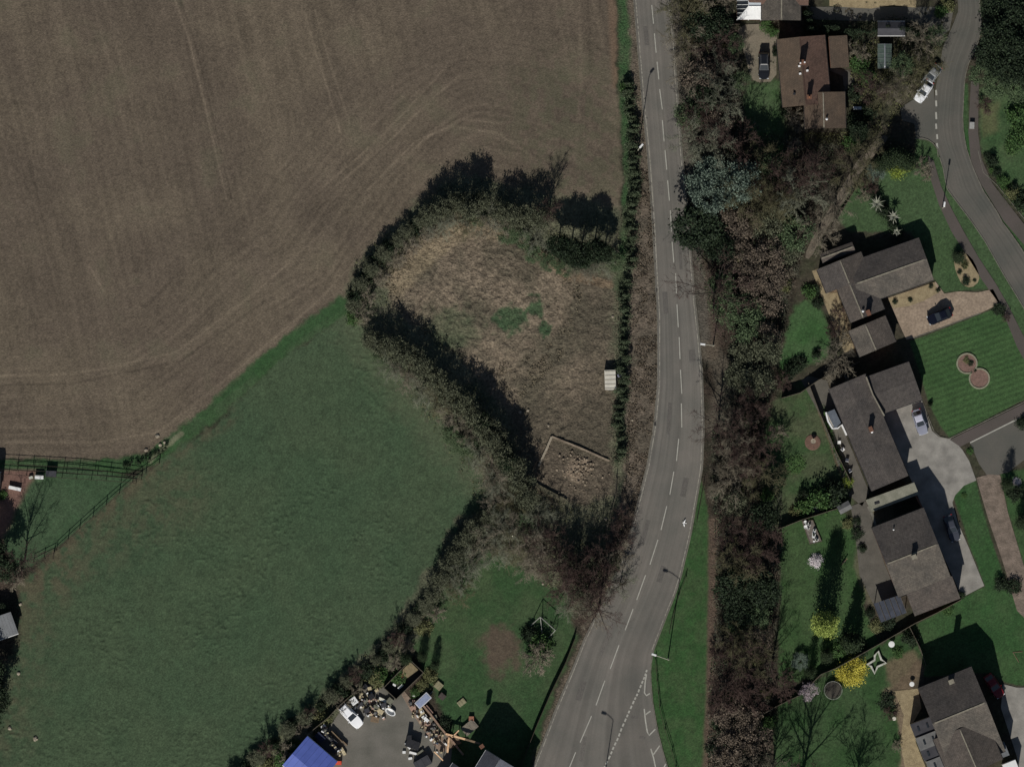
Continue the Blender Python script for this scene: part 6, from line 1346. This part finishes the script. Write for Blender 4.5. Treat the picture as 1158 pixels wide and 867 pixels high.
star('star leaved pale plant nearer the footpath, upper left of the two', 991, 230, 1.45, 1.5); star('star leaved pale plant lower right of its twin, nearer the bungalow', 1010, 245, 1.2, 1.4)
star('pale fronded plant touching the bungalow roof corner', 1014, 262, .9, .8, 6)

# hedges: each one planted hedge is one thing
def hedge(label, pts, w_, h, m, n, size=.2, name='hedge', clump=.9, seed=1):
    q = line_pts(pts); rgn = np.random.RandomState(seed); segl = [(q[i+1]-q[i]).length for i in range(len(q)-1)]; tot = sum(segl); cc = []; t = 0
    core = []
    while t < tot:
        u = t; i = 0
        while i < len(segl)-1 and u > segl[i]: u -= segl[i]; i += 1
        p = q[i].lerp(q[i+1], min(1, u/segl[i])); cc.append((p.x+rgn.uniform(-.33,.33)*w_, p.y+rgn.uniform(-.4,.4), h*rgn.uniform(.3,.8), rgn.uniform(.35,1.15))); t += clump
    cc = np.array(cc); idx = rgn.randint(0, len(cc), n); v = rgn.normal(size=(n,3)); v /= np.linalg.norm(v,axis=1,keepdims=True); v *= rgn.uniform(.6,1.05,size=(n,1))
    cen = cc[idx][:, :3]+v*np.array([[w_/2, clump*.55, h*.42]])*cc[idx][:, 3:4]; cen[:,2] = np.maximum(cen[:,2], .02)
    k_ = n//2; ip = rgn.randint(0, len(cc), k_); base = cc[ip][:, :3].copy(); base[:, 0] += rgn.normal(size=k_)*w_*.27; base[:, 1] += rgn.normal(size=k_)*clump*.9; base[:, 2] = rgn.uniform(.05, h*.5, k_); cen = np.concatenate([cen, base])
    me = mesh_from(leaves_at(cen, size, rgn), None, name); me.materials.append(m); o = bpy.data.objects.new(name, me); C.objects.link(o); tag(o, label, 'hedge'); 
    s_ = MB()
    for k in range(0, len(cc), 1): s_.tube((cc[k][0], cc[k][1], -.1), (cc[k][0], cc[k][1], h*.7), .04, .02, 4)
    s_.build('stem', BARKD, o); return o
hedge('long upper roadside hedge between the field edge and the brown verge', [(711,92),(714,130),(717,170),(716,200),(714,240),(714,280),(713,302)], 2.0, 1.8, L_HED, 15000, size=.22, seed=2, clump=.7)
hedge('lower roadside hedge right of the dry meadow and white container', [(708,318),(706,360),(705,400),(703,440),(701,480),(699,524)], 1.8, 1.8, L_HED, 14000, size=.22, seed=3, clump=.7)
hedge('dark tall hedge along the lower edge of the shaded drive', [(912,33),(935,34),(960,36),(985,37),(1005,28),(1028,34),(1045,40)], 1.6, 2.6, L_DK, 12000, seed=4)
hedge('hedge between the top houses above the shaded drive end', [(915,18),(915,32)], 1.6, 2.4, L_DK, 1500, seed=5)
hedge('dark hedge on the diagonal between garden lawns beside the star leaved plants', [(985,215),(992,228),(1002,242),(1010,256),(1018,268)], 1.2, 1.5, L_DK, 4000, seed=6)
hedge('low flowering hedge strip between footway and the right edge lawn', [(1122,194),(1132,206),(1145,218),(1155,228)], .8, .6, L_MID, 2200, size=.14, seed=7)
hedge('low hedge along the back fence of the long bungalow patio', [(932,470),(944,502),(954,530),(963,548)], .6, .8, L_MID, 2200, size=.16, seed=8)
hedge('dark hedge left of the back lawn behind the long bungalow', [(858,455),(856,480),(858,505)], 1.4, 3.2, L_DK, 2600, seed=9)
hedge('ragged hedge under the ploughed field beside the stones', [(140,524),(158,521),(172,516),(190,503)], .7, .7, L_DK, 1200, size=.16, seed=10, clump=.5)

# undergrowth nobody could count
def undergrowth(name, polys, n, mt, seed, size=.3, hmax=.5, twig=False):
    rgn = np.random.RandomState(seed); out = []
    for poly in polys:
        px = np.array([p[0] for p in poly]); py = np.array([p[1] for p in poly]); area = 0
        k = int(n/len(polys)); x = rgn.uniform(px.min(), px.max(), k*3); y = rgn.uniform(py.min(), py.max(), k*3); ok = inside(x, y, poly) & (fbm(x/11, y/11, seed, 3) > .46); out.append(np.stack([x[ok], y[ok]], 1)[:k])
    xy = np.concatenate(out); n = len(xy); z = rgn.uniform(.03, hmax, n); cen = np.stack([(xy[:,0]-579)*S, (433.5-xy[:,1])*S, z], 1)
    if twig:
        a = rgn.uniform(0, 6.28, n); e = rgn.uniform(.0, .8, n); L = rgn.uniform(.5, 1.4, n); d = np.stack([np.cos(a)*np.cos(e), np.sin(a)*np.cos(e), np.sin(e)], 1)*L[:,None]
        me = twig_mesh(list(zip(cen, cen+d, [.022]*n)), name)
    else: me = mesh_from(leaves_at(cen, size, rgn), None, name)
    me.materials.append(mt); o = bpy.data.objects.new(name, me); C.objects.link(o); o['kind'] = 'stuff'
WOODP = [(a, b) for b, a in WL]+[(a, b) for b, a in WR][::-1]
WOODP = [(x, y) for y, x in [(b, a) for a, b in WL]]; WOODP = [(x, y) for (y, x) in WL]+[(x, y) for (y, x) in WR][::-1]
HP = [(392,352),(400,295),(440,262),(485,228),(530,215),(600,232),(700,262),(702,306),(640,306),(590,270),(530,246),(460,290),(435,330),(470,390),(520,420),(580,480),(612,560),(690,560),(712,600),(690,690),(640,690),(600,640),(540,640),(500,690),(440,740),(340,840),(270,900),(290,850),(440,715),(490,660),(540,570),(500,500),(430,410)]
undergrowth('woodland_brambles', [WOODP], 20000, leafm('shaded_bramble_litter', c(74,70,60), c(44,42,36)), 1, .28, .6); undergrowth('woodland_groundcover', [WOODP], 12000, L_IVY, 2, .26, .5)  # bramble brown darkened so the shaded gaps between crowns look deeper
undergrowth('fallen_twigs', [WOODP], 16000, T_GRY, 3, twig=True, hmax=.5); undergrowth('hedge_bottom_growth', [HP], 14000, L_OLV, 4, .24, .45)
undergrowth('hedge_bottom_twigs', [HP], 12000, T_TAN, 5, twig=True, hmax=.6)
VP = [(724,190),(733,190),(740,250),(744,400),(740,480),(724,560),(705,640),(690,640),(706,540),(712,440),(716,330),(722,250)]
undergrowth('dead_bracken', [VP], 6000, leafm('bracken', c(108,96,80), c(84,76,64)), 6, .26, .14)
undergrowth('meadow_tussocks', [[(430,320),(460,282),(495,252),(530,240),(580,262),(640,305),(660,330),(640,400),(590,450),(510,400),(460,360)]], 7000, leafm('dry_grass_blades', c(128,116,96), c(98,92,74)), 7, .3, .2)
undergrowth('overgrown_garden', [[(960,45),(1030,45),(1060,50),(1050,90),(1025,115),(1000,150),(960,165),(900,160),(900,150),(958,150),(962,110)]], 6000, L_OLV, 8, .24, .4)
